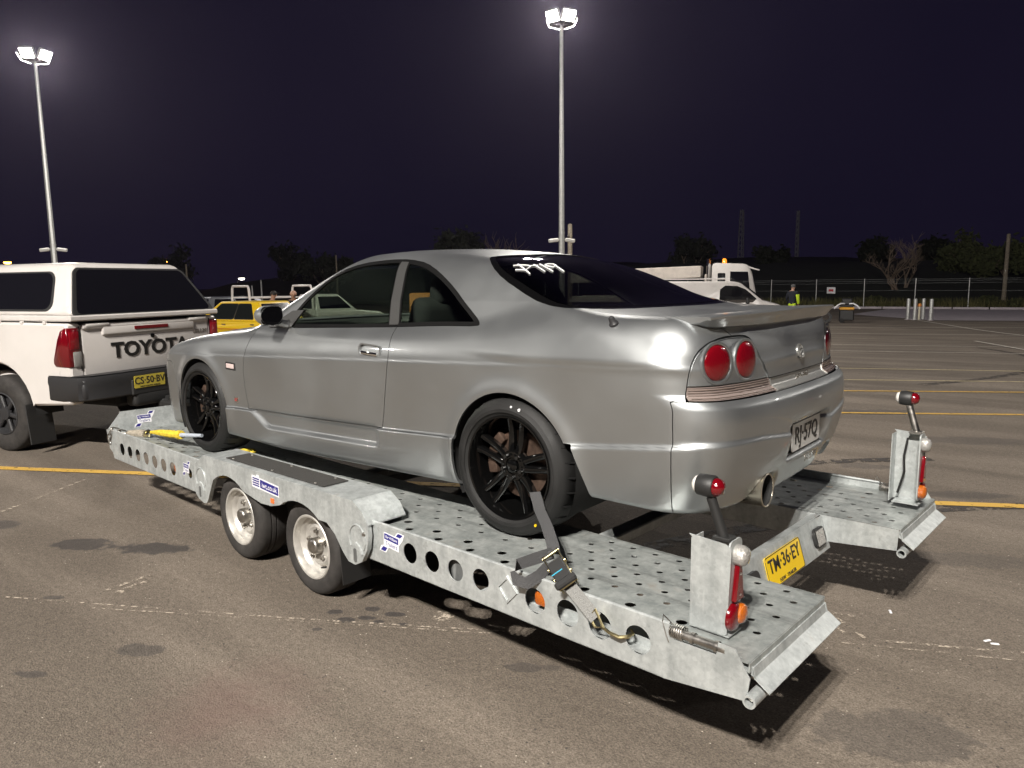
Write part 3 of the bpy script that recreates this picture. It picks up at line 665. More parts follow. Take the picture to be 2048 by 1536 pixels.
# painted panels
DOOR = [(2.05, .888), (2.10, .80), (2.131, .712), (2.158, .60), (2.156, .50), (2.142, .364), (1.5, .376), (.857, .394), (.838, .46), (.80, .64), (.778, .757), (.782, .85), (.792, .935), (1.25, .915), (1.72, .898)]
door, H = take(H, lambda x, y, z: np.maximum(sdf(DOOR, x, z), .5-y))
skf = lambda x, y, z: np.maximum(np.maximum(z-skirt_top(x)+.001, np.maximum(.352-x, x-2.42)), .45-y)
skirt, H = take(H, skf, .0012)
bumpR = lambda x, y, z: np.maximum(x+.789+.03*(z-.5)*(z < .5)-.35*np.maximum(z-.655, 0)**1, z-.688+.25*np.maximum(x+.86, 0)*0)
bump, H = take(H, bumpR, .002)
U_ = lambda x, y: y+np.maximum(0, x+.95)
LAMP = smooth_poly([(.935, .691), (.925, .745), (.912, .812), (.872, .868), (.805, .900), (.705, .919), (.545, .923), (.488, .906), (.444, .864), (.405, .806), (.352, .750), (.335, .691)], 1)
LAMPO = [(.935, .690)]+[tuple(p) for p in LAMP if p[1] > .70]+[(.333, .690)]
lampf = lambda x, y, z: np.maximum(sdf(LAMPO, U_(x, y), z), x+.70)
lamp, H = take(H, lampf, .003)
strip_l, lamp = take(lamp, lambda x, y, z: z-.741, .0015)
gar, H = take(H, lambda x, y, z: np.maximum(np.maximum(z-.739, .688-z), np.maximum(x+.9, U_(x, y)-.345)), .0015)
LID = [(-2, 0), (-2, .555), (-.93, .555), (-.86, .60), (-.80, .655), (-.50, .675), (-.30, .70), (-.27, .66), (-.42, .50), (-.50, .2), (-.525, 0), (-.525, -.3), (-2, -.3)]
lid, H = take(H, lambda x, y, z: np.maximum(np.maximum(sdf(LID, x, y), .739-z), x+.27), .002)
hood, H = take(H, lambda x, y, z: np.maximum(np.maximum(y-.66, 2.22-x), np.maximum(x-3.46+.2*(y/.66)**2, .55-z)), .002)
bumpF, H = take(H, lambda x, y, z: np.maximum(3.13+.1*(z-.4)-x+.25*np.maximum(z-.5, 0), z-.60), .002)
np_obj('body_shell', H, SILVER, car, True)
np_obj('bonnet', hood, SILVER, car, True); np_obj('front_bumper', bumpF, SILVER, car, True)
boot = np_obj('boot_lid', lid, SILVER, car, True); rb = np_obj('rear_bumper', bump, SILVER, car, True)
np_obj('boot_garnish', gar, mat('garnish', (.36, .36, .345), .34, .5, 1, .04), car, True, off=-.003)
np_obj('windscreen', wwin, TINT, car, True, skirt=.004, off=-.004)
np_obj('rear_window', rw_gl, TINTR, car, True, skirt=.004, off=-.003); np_obj('rear_window_seal', rw_trim, BLACKG, car, True, skirt=.006, off=-.001)
PILLM = mat('pillar_cover', (.055, .055, .054), .45, .2, .2)
WTRIM = mat('window_trim', (.006, .006, .006), .45, 0, spec=.25)
doors = {}
for sd in (1, -1):
    dr = doors[sd] = np_obj('door', door, SILVER, car, side=sd)
    np_obj('door_window', door_gl, TINT, car, side=sd, off=-.006, skirt=.004); np_obj('quarter_window', q_gl, TINT, car, side=sd, off=-.006, skirt=.004)
    np_obj('window_trim', trim, WTRIM, car, side=sd, off=-.001, skirt=.008); np_obj('pillar_cover', pill, PILLM, car, side=sd, skirt=.006)
    np_obj('side_skirt', skirt, SILVER, car, side=sd)
    lp = np_obj('tail_lamp', lamp, SILVER, car, side=sd, off=-.004); lp['label'] = 'round twin tail lamp cluster with red lenses'
    sl = np_obj('striped_lens', strip_l, SMOKEL, lp, side=sd, off=-.003)
    for k in range(4):
        t = MB(); z = .699+.0098*k; row = []
        for y in np.linspace(.345, .80, 26):
            x = -.99 if y < .6 else -.96; p = None
            xx = np.linspace(-1.1, -.7, 160); ff = car_f(xx, np.full(160, y), np.full(160, z)); x = xx[np.argmax(ff < 0)]
            row.append(Vector((x-.0005, y*sd, z)))
        t.tube(row, .0016, 5); t.obj('rib', mat('lens_rib', (.16, .12, .10), .3), lp)
    for cy, cz, cr in ((.692, .826, .070), (.521, .827, .073)):
        xx = np.linspace(-1.1, -.7, 300); ff = car_f(xx, np.full(300, cy), np.full(300, cz)); x = xx[np.argmax(ff < 0)]
        n = body_normal([(x, cy, cz)])[0]; n = Vector((n[0], n[1]*.9, n[2]*.5)).normalized(); c = Vector((x, cy, cz))
        c.y *= sd; n.y *= sd; c = c-n*.004
        t = MB(); t.lathe([(0, .013), (cr*.35, .0122), (cr*.7, .009), (cr*.9, .005), (cr, -.001), (cr, -.02)], c, n, 40); t.obj('lens', REDL, lp, angle=60)
        t = MB(); t.lathe([(cr+.001, -.012), (cr+.001, .0015), (cr+.006, .004), (cr+.012, .0025), (cr+.013, -.008)], c, n, 40); t.obj('lens_ring', SILVER, lp, angle=60)
    # handle
    c, n = on_body(.925, .87, .795); c.y *= sd; n.y *= sd
    M = frame(c+n*.001, (1, 0, .06), (0, 0, 1))
    def hp(a, b, t_): return M @ Vector((a, b, t_*1.0))
    sgn = 1 if M.col[2].xyz.dot(n) > 0 else -1
    t = MB(); op = rnd_poly(0, 0, .088, .037, .032, 6); ip = rnd_poly(0, 0, .080, .030, .026, 6); N_ = len(op)
    V = [hp(a, b, sgn*z) for P, z in ((op, .0), (op, .004), (ip, .004), (ip, -.012)) for a, b in P]
    t._add(V, [(k*N_+i, k*N_+(i+1) % N_, (k+1)*N_+(i+1) % N_, (k+1)*N_+i) for k in range(3) for i in range(N_)]+[tuple(3*N_+i for i in range(N_))]); hb = t.obj('handle_bezel', SILVER, dr, angle=40)
    t = MB(); t.box((0, 0, 0), (.125, .020, .012), bev=.005, seg=2); t.bm.transform(M @ Matrix.Translation((.0, -.012, sgn*.006))); t.obj('handle_lever', CHROME, dr)
    t = MB(); t.box((0, 0, 0), (.13, .022, .004), bev=.001); t.bm.transform(M @ Matrix.Translation((.0, -.012, -sgn*.008))); t.obj('handle_recess', BLACKP, dr)
    # side marker
    c, n = on_body(2.305, .87, .625); c.y *= sd; n.y *= sd; M2 = frame(c, (1, 0, .03), (0, 0, 1)); sg = 1 if M2.col[2].xyz.dot(n) > 0 else -1
    t = MB(); t.box((0, 0, 0), (.118, .050, .008), bev=.004); t.bm.transform(M2); o = t.obj('side_marker', BLACKP, car)
    t = MB(); t.box((0, 0, sg*.004), (.088, .030, .008), bev=.003); t.bm.transform(M2); t.obj('lens', mat('pink_lens', (.62, .50, .48), .2, 0, 1, .02), o)
    c, n = on_body(2.275, .85, .408); c.y *= sd; n.y *= sd; M3 = frame(c, (-sd, 0, 0), (0, 0, 1))
    t = MB(); t.box((0, 0, .002), (.045, .036, .003), bev=.001); t.bm.transform(M3); o = t.obj('fender_badge', CHROME, car)
    text_mesh('badge_letters', 'GT', .028, mat('badge_red', (.35, .03, .03), .3), o, M3 @ Matrix.Translation((0, 0, .0045)), .001)
    # door mirror
    my = .925*sd; t = MB()
    prof = [(0, .0), (.035, .003), (.056, .016), (.066, .045), (.068, .085), (.064, .105)]
    t.lathe(prof, (0, 0, 0), (-1, 0, 0), 28); t.bm.transform(Matrix.Translation((1.80, my, .962)) @ Matrix.Diagonal((1, 1.12, .86, 1)))
    mr = t.obj('door_mirror', SILVER, car, angle=60)
    t = MB(); t.prism(rnd_poly(0, 0, .068, .052, .03, 5), 0, .006, lambda a, b, z: Vector((1.697+z, my+a, .962+b))); t.obj('mirror_glass', mat('mirror_glass', (.004, .004, .005), .04, 0, .3, .02, spec=.3), mr)
    t = MB(); t.tube([(1.74, .80*sd, .905), (1.74, .84*sd, .915), (1.75, .88*sd, .935)], [.026, .022, .018], 10); t.obj('mirror_stalk', SILVER, mr)
    t = MB(); t.prism([(1.93, .884), (1.70, .888), (1.62, .99), (1.73, .985)], 0, .012, lambda a, b, z: Vector((a, (.797-.42*(b-.89)+z-.005)*sd, b))); t.obj('mirror_sail', PILLM, mr)
    c, n = on_body(-.498, .783, .966, .0)
    if sd > 0:
        t = MB(); t.lathe([(.020, -.004), (.020, .004), (.014, .012), (.012, .03), (.004, .036), (0, .037)], c, (n*.5+Vector((.3, .3, .8))).normalized(), 16); t.obj('aerial_stub', GREYPL, car)
# boot-lid spoiler, badge, lettering
t = MB(); rows = []
for y in np.linspace(-.715, .715, 45):
    k = abs(y)/.715; xs = -1.012+.135*k**3.2; tip = 1.0 if k < .90 else 1-.55*((k-.90)/.10)**2
    xx = np.linspace(-1.2, -.5, 400)
    def top(xq):
        zz = np.linspace(1.2, .6, 400); return zz[np.argmax(car_f(np.full(400, xq), np.full(400, y), zz) < 0)]
    xf_ = xs+.19; zf = top(xf_)+.002; zt = 1.019-.016*k**2; zt = zf+(zt-zf)*tip if tip < 1 else zt
    zl = .962-.006*k; zl = zf+(zl-zf)*tip if tip < 1 else zl
    rows.append([(xf_, y, zf-.012), (xf_, y, zf), (xs+.12, y, zf+(zt-zf)*.38), (xs+.05, y, zf+(zt-zf)*.80), (xs+.008, y, zt), (xs, y, zt-.004), (xs+.003, y, zt-.012), (xs+.018, y, (zt+zl)/2), (xs+.034, y, zl+.004), (xs+.046, y, zl-.001), (xs+.085, y, zl-.006), (xs+.12, y, zl-.04)])
t.grid([[Vector(p) for p in r] for r in rows])
for r in (rows[0], rows[-1]): t._add([Vector(p) for p in r], [tuple(range(len(r)))])
t.obj('boot_spoiler', SILVER, boot, angle=28)
c, n = on_body(-.98, 0, .823); t = MB(); t.lathe([(.034, -.002), (.034, .004), (.030, .007), (.026, .004), (0, .004)], c, n, 32); em = t.obj('emblem', mat('emblem_silver', (.5, .5, .48), .3, .8), boot)
t = MB(); t.tube([c+n*.006+Vector((0, a, b)) for a, b in ((.016, .014), (-.002, .02), (-.015, .010), (.0, .0), (.015, -.010), (.002, -.02), (-.016, -.014))], .0035, 6); t.obj('emblem_letter', MATS['emblem_silver'], em)
xx = np.linspace(-1.1, -.7, 300); gx = xx[np.argmax(car_f(xx, np.zeros(300), np.full(300, .715)) < 0)]
text_mesh('garnish_letters', 'SKYLINE', .030, CHROME, car, frame((gx-.0005, -.02, .714), (0, -1, 0), (0, 0, 1)), .0015, sx=1.5)
# rear number plate in its recess
xx = np.linspace(-1.1, -.7, 300); px_ = xx[np.argmax(car_f(xx, np.zeros(300), np.full(300, .46)) < 0)]
t = MB(); t.prism(rnd_poly(0, 0, .186, .062, .012, 3), 0, .003, lambda a, b, z: Vector((px_-.006-z, a-.01, .462+b))); npl = t.obj('number_plate', PLATEW, rb)
text_mesh('plate_letters', 'RJ\u00b757Q', .105, INK, npl, frame((px_-.010, -.01, .462), (0, -1, 0), (0, 0, 1)), .001, bold=.001, sx=1.0)
t = MB(); t.box((px_+.004, 0, .525), (.03, .40, .012), bev=.003); t.box((px_+.006, 0, .393), (.02, .44, .012), bev=.003); t.obj('plate_recess_trim', GREYPL, rb)
text_mesh('plate_surround_letters', 'N.S.W.', .04, STEELD, npl, frame((px_-.034, -.01, .360), (0, -1, 0), (0, 0, 1)), .001, sx=1.6)
# exhaust
t = MB(); ex = Vector((-1.000, .415, .288)); ax = Vector((-1, 0, .02)).normalized()
t.lathe([(.050, -.55), (.050, -.26), (.068, -.21), (.068, 0), (.070, .003), (.067, .006), (.0635, .002)], ex, ax, 36); t.obj('exhaust_tip', mat('exhaust_steel', (.52, .48, .40), .30, .9, noise=.1, nscale=8, rvar=.08), car, angle=50)
t = MB(); t.cyl((-.80, .385, .285), (.3, .25, .21), .042, .035, 14); t.box((-.55, .3, .30), (.42, .26, .16), bev=.06, seg=2); t.obj('exhaust_silencer', STEELD, car)
t = MB(); t.lathe([(.0635, .001), (.060, -.17), (0, -.17)], ex, ax, 28); t.obj('exhaust_bore', DARK, car)
# under-body, arch liners, cabin
t = MB(); t.box((1.3, 0, .33), (4.0, 1.08, .26), bev=.04); t.box((1.25, 0, .26), (1.75, 1.56, .12), bev=.03); t.box((-.62, 0, .50), (.55, 1.3, .30), bev=.05); t.box((3.0, 0, .5), (.5, 1.0, .3), bev=.05); t.obj('floor_pan', DARK, car)
for (cx, cz) in (RW, FW):
    for sd in (1, -1):
        t = MB(); ring = [[Vector((cx+.352*math.cos(a), y*sd, cz+.352*math.sin(a))) for a in np.radians(np.linspace(-30, 210, 25))] for y in (.835, .50)]
        t.grid(ring); t._add([Vector((cx+.352*math.cos(a), .50*sd, cz+.352*math.sin(a))) for a in np.radians(np.linspace(-30, 210, 25))], [tuple(range(25))]); t.obj('wheel_arch_liner', DARK, car, recalc=False)
t = MB(); t.box((-.02, 0, .90), (.75, 1.30, .05), bev=.02); t.box((.30, 0, .72), (.16, 1.28, .50), rot=Matrix.Rotation(-.3, 4, 'Y'), bev=.06, seg=2); t.box((.5, 0, .50), (.5, 1.28, .16), bev=.05, seg=2); t.obj('rear_seat', SEAT, car)
for sd in (1, -1):
    t = MB(); t.box((1.22, .36*sd, .46), (.50, .46, .16), bev=.05, seg=2); t.box((.93, .36*sd, .76), (.14, .46, .62), rot=Matrix.Rotation(-.28, 4, 'Y'), bev=.06, seg=3); t.box((.83, .36*sd, 1.09), (.10, .24, .15), rot=Matrix.Rotation(-.2, 4, 'Y'), bev=.04, seg=3); t.obj('front_seat', SEAT, car)
t = MB(); t.box((1.92, 0, .80), (.44, 1.40, .20), bev=.07, seg=2); t.box((1.30, 0, .46), (1.1, .22, .22), bev=.04); t.obj('dashboard', BLACKP, car)
t = MB(); sw = Vector((1.62, -.36, .84)); a1 = Vector((0, 1, 0)); a2 = Vector((.35, 0, .94)); t.tube([sw+.18*(math.cos(a)*a1+math.sin(a)*a2) for a in np.linspace(0, 2*PI, 33)[:-1]], .014, 8, closed=True); t.box(sw, (.04, .34, .05)); t.obj('steering_wheel', BLACKP, car)
# marker-pen scrawl on the rear glass
def pen(ps):
    out = []
    for i in range(len(ps)-1):
        for k in np.linspace(0, 1, 9)[:-1]: out.append(np.array(ps[i])*(1-k)+np.array(ps[i+1])*k)
    out.append(np.array(ps[-1])); return [on_body(*p, .0004)[0] for p in out]
t = MB()
for st_ in ([(.203, .556, 1.215), (.184, .52, 1.217), (.165, .491, 1.217), (.148, .492, 1.211), (.138, .515, 1.205), (.126, .560, 1.193), (.164, .589, 1.195)], [(.201, .523, 1.222), (.085, .579, 1.175)], [(.155, .489, 1.214), (.146, .438, 1.217)], [(.163, .448, 1.221), (.070, .482, 1.186)], [(.158, .408, 1.224), (.057, .436, 1.186)], [(.100, .378, 1.207), (.123, .394, 1.214), (.140, .388, 1.221), (.146, .36, 1.224), (.136, .328, 1.224), (.115, .329, 1.217), (.100, .378, 1.207)], [(.121, .335, 1.218), (.038, .371, 1.186)]):
    P_ = pen(st_); t.tube(P_, .0034, 6)
t.obj('marker_pen_scrawl', WINK, car)
# ------------------------------------------------------------------ coupe wheels
def make_wheel(Rt, wd, tyre_m):
    root = bpy.data.objects.new('wheel', None); COL.objects.link(root)   # axle along +y, outer face at y=0
    rr = .232
    t = MB(); sw_ = Rt-rr; half = wd/2
    prof = [(rr-.004, -.004), (rr+.006, .000), (rr+.020, .008), (rr+.22*sw_, .0105), (rr+.24*sw_, .0135), (rr+.40*sw_, .0145), (rr+.42*sw_, .0125), (rr+.62*sw_, .0100), (rr+.64*sw_, .0085), (rr+.85*sw_, -.004), (Rt-.006, -.018), (Rt-.001, -.032), (Rt, -.06), (Rt+.001, -wd/2), (Rt, -wd+.06), (Rt-.006, -wd+.016), (rr+.5*sw_, -wd-.012), (rr, -wd)]
    t.lathe(prof, (0, 0, 0), (0, 1, 0), 96); t.obj('tyre', tyre_m, root, angle=50)
    t = MB()   # tread blocks edges: raised chevrons wrapping the shoulder
    for k in range(30):
        a = 2*PI*k/30
        pts = [(Rt-.010, -.016, 0), (Rt+.0012, -.034, .01), (Rt+.0018, -.07, .035), (Rt+.0018, -.105, .06)]
        t.tube([Vector((r_*math.cos(a+o), y_, r_*math.sin(a+o))) for r_, y_, o in pts], .0042, 4)
    t.obj('tread_sipes', mat('tread_groove', (.002, .002, .002), .95), root)
    t = MB(); t.lathe([(rr-.002, -.006), (rr+.005, .002), (rr+.002, .006), (rr-.006, .004), (rr-.010, -.006), (rr-.016, -.02), (rr-.020, -.06), (rr-.030, -.10), (rr-.03, -wd+.02), (rr, -wd+.005)], (0, 0, 0), (0, 1, 0), 72); rim = t.obj('rim', BLACKG, root, angle=40)
    for k in range(5):
        a0 = PI/2+2*PI*k/5+.1
        t = MB()
        for s_ in (-1, 1):
            pts = []
            for u in np.linspace(0, 1, 9):
                r_ = .050+(rr-.012-.050)*u; an = a0+s_*(.30*(1-u)**1.6*.55+.135+.03*u); y_ = -.034+.006*u-.022*math.sin(PI*min(1, u*1.0))*.6
                pts.append((r_, an, y_, .0165-.003*u))
            rows = []
            for r_, an, y_, hw in pts:
                c = Vector((r_*math.cos(an), y_, r_*math.sin(an))); tg = Vector((-math.sin(an), 0, math.cos(an)))
                rows.append([c-tg*hw+Vector((0, -.028, 0)), c-tg*hw+Vector((0, -.004, 0)), c-tg*hw*.55, c+tg*hw*.55, c+tg*hw+Vector((0, -.004, 0)), c+tg*hw+Vector((0, -.028, 0))])
            t.grid(rows)
        t.obj('spoke', BLACKG, rim, angle=50)
    t = MB(); t.lathe([(.075, -.07), (.074, -.045), (.066, -.036), (.040, -.036), (.036, -.042), (.030, -.042), (.029, -.030), (.024, -.026), (0, -.026)], (0, 0, 0), (0, 1, 0), 40)
    t.obj('hub', BLACKG, rim, angle=40)
    for k in range(5):
        a = PI/2+2*PI*(k+.5)/5; t = MB(); t.cyl((.054*math.cos(a), -.05, .054*math.sin(a)), (.054*math.cos(a), -.022, .054*math.sin(a)), .0105, .0095, 6); t.obj('wheel_nut', mat('black_nut', (.03, .03, .03), .25, .6), rim)
    t = MB(); t.lathe([(.06, -.095), (.155, -.095), (.155, -.118), (.06, -.118)], (0, 0, 0), (0, 1, 0), 48, closed=True); t.obj('brake_disc', RUSTY, root)
    t = MB()
    for k in range(4):
        t.box((0, 0, 0), (.075, .06, .05), bev=.012, seg=2) if False else None
    for an in np.linspace(-.2, .75, 4):
        t.box((.150*math.cos(an), -.105, .150*math.sin(an)), (.055, .075, .06), rot=Matrix.Rotation(-an, 4, 'Y'), bev=.010, seg=2)
    t.obj('brake_caliper', RUSTY, root)
    t = MB(); t.lathe([(.205, -.16), (.0, -.16)], (0, 0, 0), (0, 1, 0), 32); t.obj('backing_plate', DARK, root)
    t = MB(); a = .52; t.cyl((.212*math.cos(a+1.4), -.03, .212*math.sin(a+1.4)), (.20*math.cos(a+1.4), -.005, .20*math.sin(a+1.4)), .004, .004, 8); t.obj('valve', BLACKP, root)
    return root
for x, R_, wd, yo, first in ((0., .317, .265, .862, 1), (2.72, .314, .245, .846, 1)):
    wh = make_wheel(R_, wd, RUBBER); wh.parent = car; wh.location = (x, yo, R_); wh.rotation_euler = (0, .0, 0)
    w2 = copy_tree(wh, car); w2.location = (x, -yo, R_); w2.rotation_euler = (0, 0, PI)
for a, c_, r_ in ((1.86, STICKW, .007), (1.70, STICKW, .005), (-2.20, PLATEY, .006)):
    t = MB(); q = Vector((.283*math.cos(a), .876, .317+.283*math.sin(a))); t.lathe([(r_*.45, -.003), (r_*.45, .0015), (r_, .0015), (r_, -.003)], q, (0, 1, 0), 14); t.obj('tyre_dot', c_, car)
# ------------------------------------------------------------------ car trailer
TR = thing('car_trailer', 'galvanised twin axle car trailer with perforated treadways carrying the coupe', 'trailer', (0, .1036, 0), -.0546)
GI, GO, LIP = .470, 1.104, .047
def holed(mb, u0, u1, v0, v1, holes, f, seg=14, depth=.003):
    """flat strip u0..u1 x v0..v1 with round holes (u, v, r); f(u, v, w) -> 3-D, w = depth into the sheet"""
    hs = sorted([h for h in holes if u0+h[2] < h[0] < u1-h[2]]); cuts = [u0]
    for a, b in zip(hs, hs[1:]): cuts.append((a[0]+b[0])/2)
    cuts.append(u1)
    def q(*p): mb._add([f(*x, 0) for x in p], [tuple(range(len(p)))])
    if not hs: q((u0, v0), (u1, v0), (u1, v1), (u0, v1)); return
    for i, (hu, hv, r) in enumerate(hs):
        a, b = cuts[i], cuts[i+1]; m = min(hu-a, b-hu, hv-v0, v1-hv)
        m = max(m, r*1.25); c0, c1 = max(a, hu-m), min(b, hu+m)
        if c0 > a+1e-6: q((a, v0), (c0, v0), (c0, v1), (a, v1))
        if c1 < b-1e-6: q((c1, v0), (b, v0), (b, v1), (c1, v1))
        ring = [(hu+r*math.cos(2*PI*k/seg), hv+r*math.sin(2*PI*k/seg)) for k in range(seg)]; rect = []
        for k in range(seg):
            cx, sx = math.cos(2*PI*k/seg), math.sin(2*PI*k/seg)
            tu = min(((c1-hu)/cx if cx > 1e-9 else 1e9), ((c0-hu)/cx if cx < -1e-9 else 1e9), ((v1-hv)/sx if sx > 1e-9 else 1e9), ((v0-hv)/sx if sx < -1e-9 else 1e9))
            rect.append((hu+cx*tu, hv+sx*tu))
        V = [f(*p, 0) for p in rect]+[f(*p, 0) for p in ring]+[f(*p, depth) for p in ring]
        F = [(k, (k+1) % seg, seg+(k+1) % seg, seg+k) for k in range(seg)]+[(seg+k, seg+(k+1) % seg, 2*seg+(k+1) % seg, 2*seg+k) for k in range(seg)]
        # corners of the rectangle
        cor = [(c1, v1), (c0, v1), (c0, v0), (c1, v0)]; base = len(V); V += [f(*p, 0) for p in cor]
        for j, (pu, pv) in enumerate(cor):
            an = math.atan2(pv-hv, pu-hu) % (2*PI); k = int(an/(2*PI/seg)) % seg; F.append((k, base+j, (k+1) % seg))
        mb._add(V, F)
def deck_rows(side):
    t = MB(); f = lambda u, v, w_: Vector((u, v*side, DZ-w_)); zA = (-1.335, -.36); zB = (-.36, 3.93)
    bA = [GI, .552, .628, .703, .777, .852, .942]
    for i in range(6):
        c = (.515, .591, .666, .741, .815, .893)[i]; off = 0 if i % 2 == 0 else .0555
        holed(t, *zA, bA[i], bA[i+1], [(-1.326+off+.111*k, c, .0135) for k in range(10)], f)
    bB = [GI, .60, .680, .757, .842, .892]
    holed(t, *zB, GI, .60, [], f)
    for i, (c, off) in enumerate(((.640, .0), (.718, .077), (.797, .0))): holed(t, *zB, bB[i+1], bB[i+2], [(-.215+off+.153*k, c, .0135) for k in range(27)], f)
    holed(t, *zB, .842, .892, [], f); holed(t, *zB, .892, .955, [(-.16+.207*k, .9235, .021) for k in range(20)], f)
    holed(t, *zA, .942, .955, [], f)
    holed(t, -1.335, 3.93, .955, 1.02, [(-1.05+.2035*k, .987, .020) for k in range(25)], f); holed(t, -1.335, 3.93, 1.02, GO-.004, [], f)
    return t
for sd in (1, -1):
    o = deck_rows(sd).obj('treadway_deck', GALVD, TR, smooth=False, recalc=False)
    # inner fold
    t = MB(); a = GI*sd
    t.prism([(-1.335, DZ-.001), (3.9, DZ-.001), (3.9, DZ-.13), (-1.0, DZ-.13), (-1.33, DZ-.10)], a, a-.004*sd, lambda x, z, w_: Vector((x, w_, z))); t.obj('inner_flange', GALV, TR, smooth=False)
    # outer side plates with lightening holes
    def plate(u0, u1, v0, v1, hl): 
        t = MB()
        for y_, fl in ((GO, 1), (GO-.004, 0)): holed(t, u0, u1, v0, v1, hl, (lambda yy: lambda u, v, w_: Vector((u, (yy-w_)*sd, DZ+v)))(y_), 22, .004 if fl else 0.)
        return t
    hr = [(x, -.049, .046) for x in (.232, .085, -.062, -.211)]+[(x, -.052, .050) for x in (-.499, -.654, -.797, -.953)]
    t = plate(-1.055, .62, -.150, LIP-.006, hr)
    V = [(-1.055, LIP-.006), (-1.085, LIP-.006), (-1.09, -.004), (-1.235, -.004), (-1.24, LIP-.010), (-1.296, LIP-.012), (-1.345, -.044), (-1.335, -.118), (-1.055, -.150)]
    t.prism(V, GO, GO-.004, lambda u, v, w_: Vector((u, w_*sd, DZ+v)))
    t.tube([(u, (GO-.006)*sd, DZ+LIP-.006) for u in np.linspace(-1.07, .62, 12)], .0065, 8)      # rolled top edge
    t.prism([(0, 0), (0, -.003), (-.04, -.003), (-.04, 0)], -1.05, .62, lambda a, b, w_: Vector((w_, (GO+a)*sd, DZ-.147+b)))
    t.obj('side_plate', GALV, TR, angle=30, recalc=False)
    hf = [(3.773-.1505*k, -.083, .046) for k in range(8)]+[(2.456, -.07, .032)]
    t = plate(2.25, 3.80, -.180, LIP-.006, hf); t.prism([(3.80, LIP-.006), (3.93, .030), (3.80, -.180)], GO, GO-.004, lambda u, v, w_: Vector((u, w_*sd, DZ+v)))
    t.tube([(u, (GO-.006)*sd, DZ+LIP-.006) for u in np.linspace(2.25, 3.82, 12)], .0065, 8); t.prism([(0, 0), (0, -.003), (-.04, -.003), (-.04, 0)], 2.25, 3.78, lambda a, b, w_: Vector((w_, (GO+a)*sd, DZ-.177+b)))
    t.obj('side_plate', GALV, TR, angle=30, recalc=False)
    # square tie-down pocket set on its corner
    t = MB(); c = Vector((-.358, GO*sd, DZ-.047)); o_, i_ = .054, .042
    V = [c+Vector((r*math.cos(k*PI/2), d*sd, r*1.05*math.sin(k*PI/2))) for d, r in ((.006, o_), (.006, i_), (-.04, i_), (-.002, o_)) for k in range(4)]
    t._add(V, [(4*j+k, 4*j+(k+1) % 4, 4*(j+1)+(k+1) % 4, 4*(j+1)+k) for j in (0, 1) for k in range(4)]+[(12+k, 12+(k+1) % 4, (k+1) % 4, k) for k in range(4)]+[(8, 9, 10, 11)]); t.obj('tie_down_pocket', GALV, TR, smooth=False)
    # stiffener seen through the holes
    t = MB(); t.box((-.75, (GO-.11)*sd, DZ-.100), (1.1, .20, .004)); t.box((-.75, (GO-.06)*sd, DZ-.085), (1.1, .004, .03)); t.obj('edge_stiffener', GALV, TR, smooth=False)
    t = MB(); t.box((-.062, (GO-.03)*sd, DZ-.05), (.13, .004, .13)); t.obj('bracket_plate', GALVK, TR, smooth=False)
    for xx in (-.499, 2.72):
        t = MB(); t.box((xx-.015, (GO-.035)*sd, DZ-.045 if xx < 0 else DZ-.08), (.062, .05, .058), bev=.014, seg=2); t.obj('side_marker_lamp', AMBERL, TR)
    # rear edge fold and lifting flap
    t = MB(); t.box((-1.337, (GI+GO)/2*sd, DZ-.016), (.004, GO-GI-.02, .03)); t.obj('deck_end_fold', GALVD, TR, smooth=False)
    t = MB(); n_ = 4
    P = [(-1.345, -.022), (-1.352, -.050), (-1.395, -.082), (-1.398, -.086), (-1.36, -.066)]
    t.prism([(-1.343, -.020), (-1.350, -.047), (-1.398, -.080), (-1.396, -.085), (-1.347, -.052), (-1.339, -.020)], (GI+.005)*sd, (GO-.025)*sd, lambda x, z, w_: Vector((x, w_, DZ+z))); t.obj('rear_flap', GALV, TR, smooth=False)
    for e in (GI+.01, GO-.03):
        t = MB(); t.prism([(-1.30, .002), (-1.345, -.018), (-1.352, -.05), (-1.31, -.03)], e*sd, (e+.005)*sd, lambda x, z, w_: Vector((x, w_, DZ+z))); t.obj('flap_gusset', GALV, TR, smooth=False)
    t = MB(); t.lathe([(.021, 0), (.021, GO-GI+.03), (.014, GO-GI+.03), (.014, 0)], (-1.352, (GI-.012)*sd, DZ-.106), (0, sd, 0), 20, closed=True); t.obj('hinge_tube', GALV, TR)
    t = MB(); t.cyl((-1.352, (GO-.3)*sd, DZ-.1), (-1.352, (GO+.0)*sd, DZ-.1), .012, .012, 10); t.obj('hinge_pin', STEELD, TR)
    # wheel guard over the two axles
    fy0, fy1 = GO+.012, GO+.036
    prof = [(2.30, .02), (2.262, .045), (2.165, .104), (.605, .126), (.53, .085), (.497, .035), (.488, -.02), (.50, -.09), (.545, -.16), (.60, -.188), (.645, -.178), (.70, -.140), (.77, -.06)]
    prof += [(1.087+.33*math.cos(a), -.235+.255*math.sin(a)) for a in np.radians([25, 45, 65, 85, 105, 125, 142])] + [(1.39, -.064), (1.53, -.060)][:0]
    arc = lambda cx, a0, a1, n: [(cx+.300*math.cos(math.radians(a)), -.238+.262*math.sin(math.radians(a))) for a in np.linspace(a0, a1, n)]
    prof = [(2.30, .02), (2.262, .045), (2.165, .104), (.605, .126), (.53, .085), (.497, .035), (.488, -.02), (.50, -.09), (.545, -.16), (.60, -.188), (.655, -.184), (.70, -.145), (.76, -.075)]+[(.83, -.03)]+arc(1.087, 128, 52, 9)[0:]+[(1.36, -.055), (1.475, -.062), (1.59, -.045)]+arc(1.862, 128, 52, 9)+[(2.09, -.10), (2.13, -.17), (2.155, -.198), (2.19, -.206), (2.26, -.190), (2.30, -.165), (2.315, -.10)]
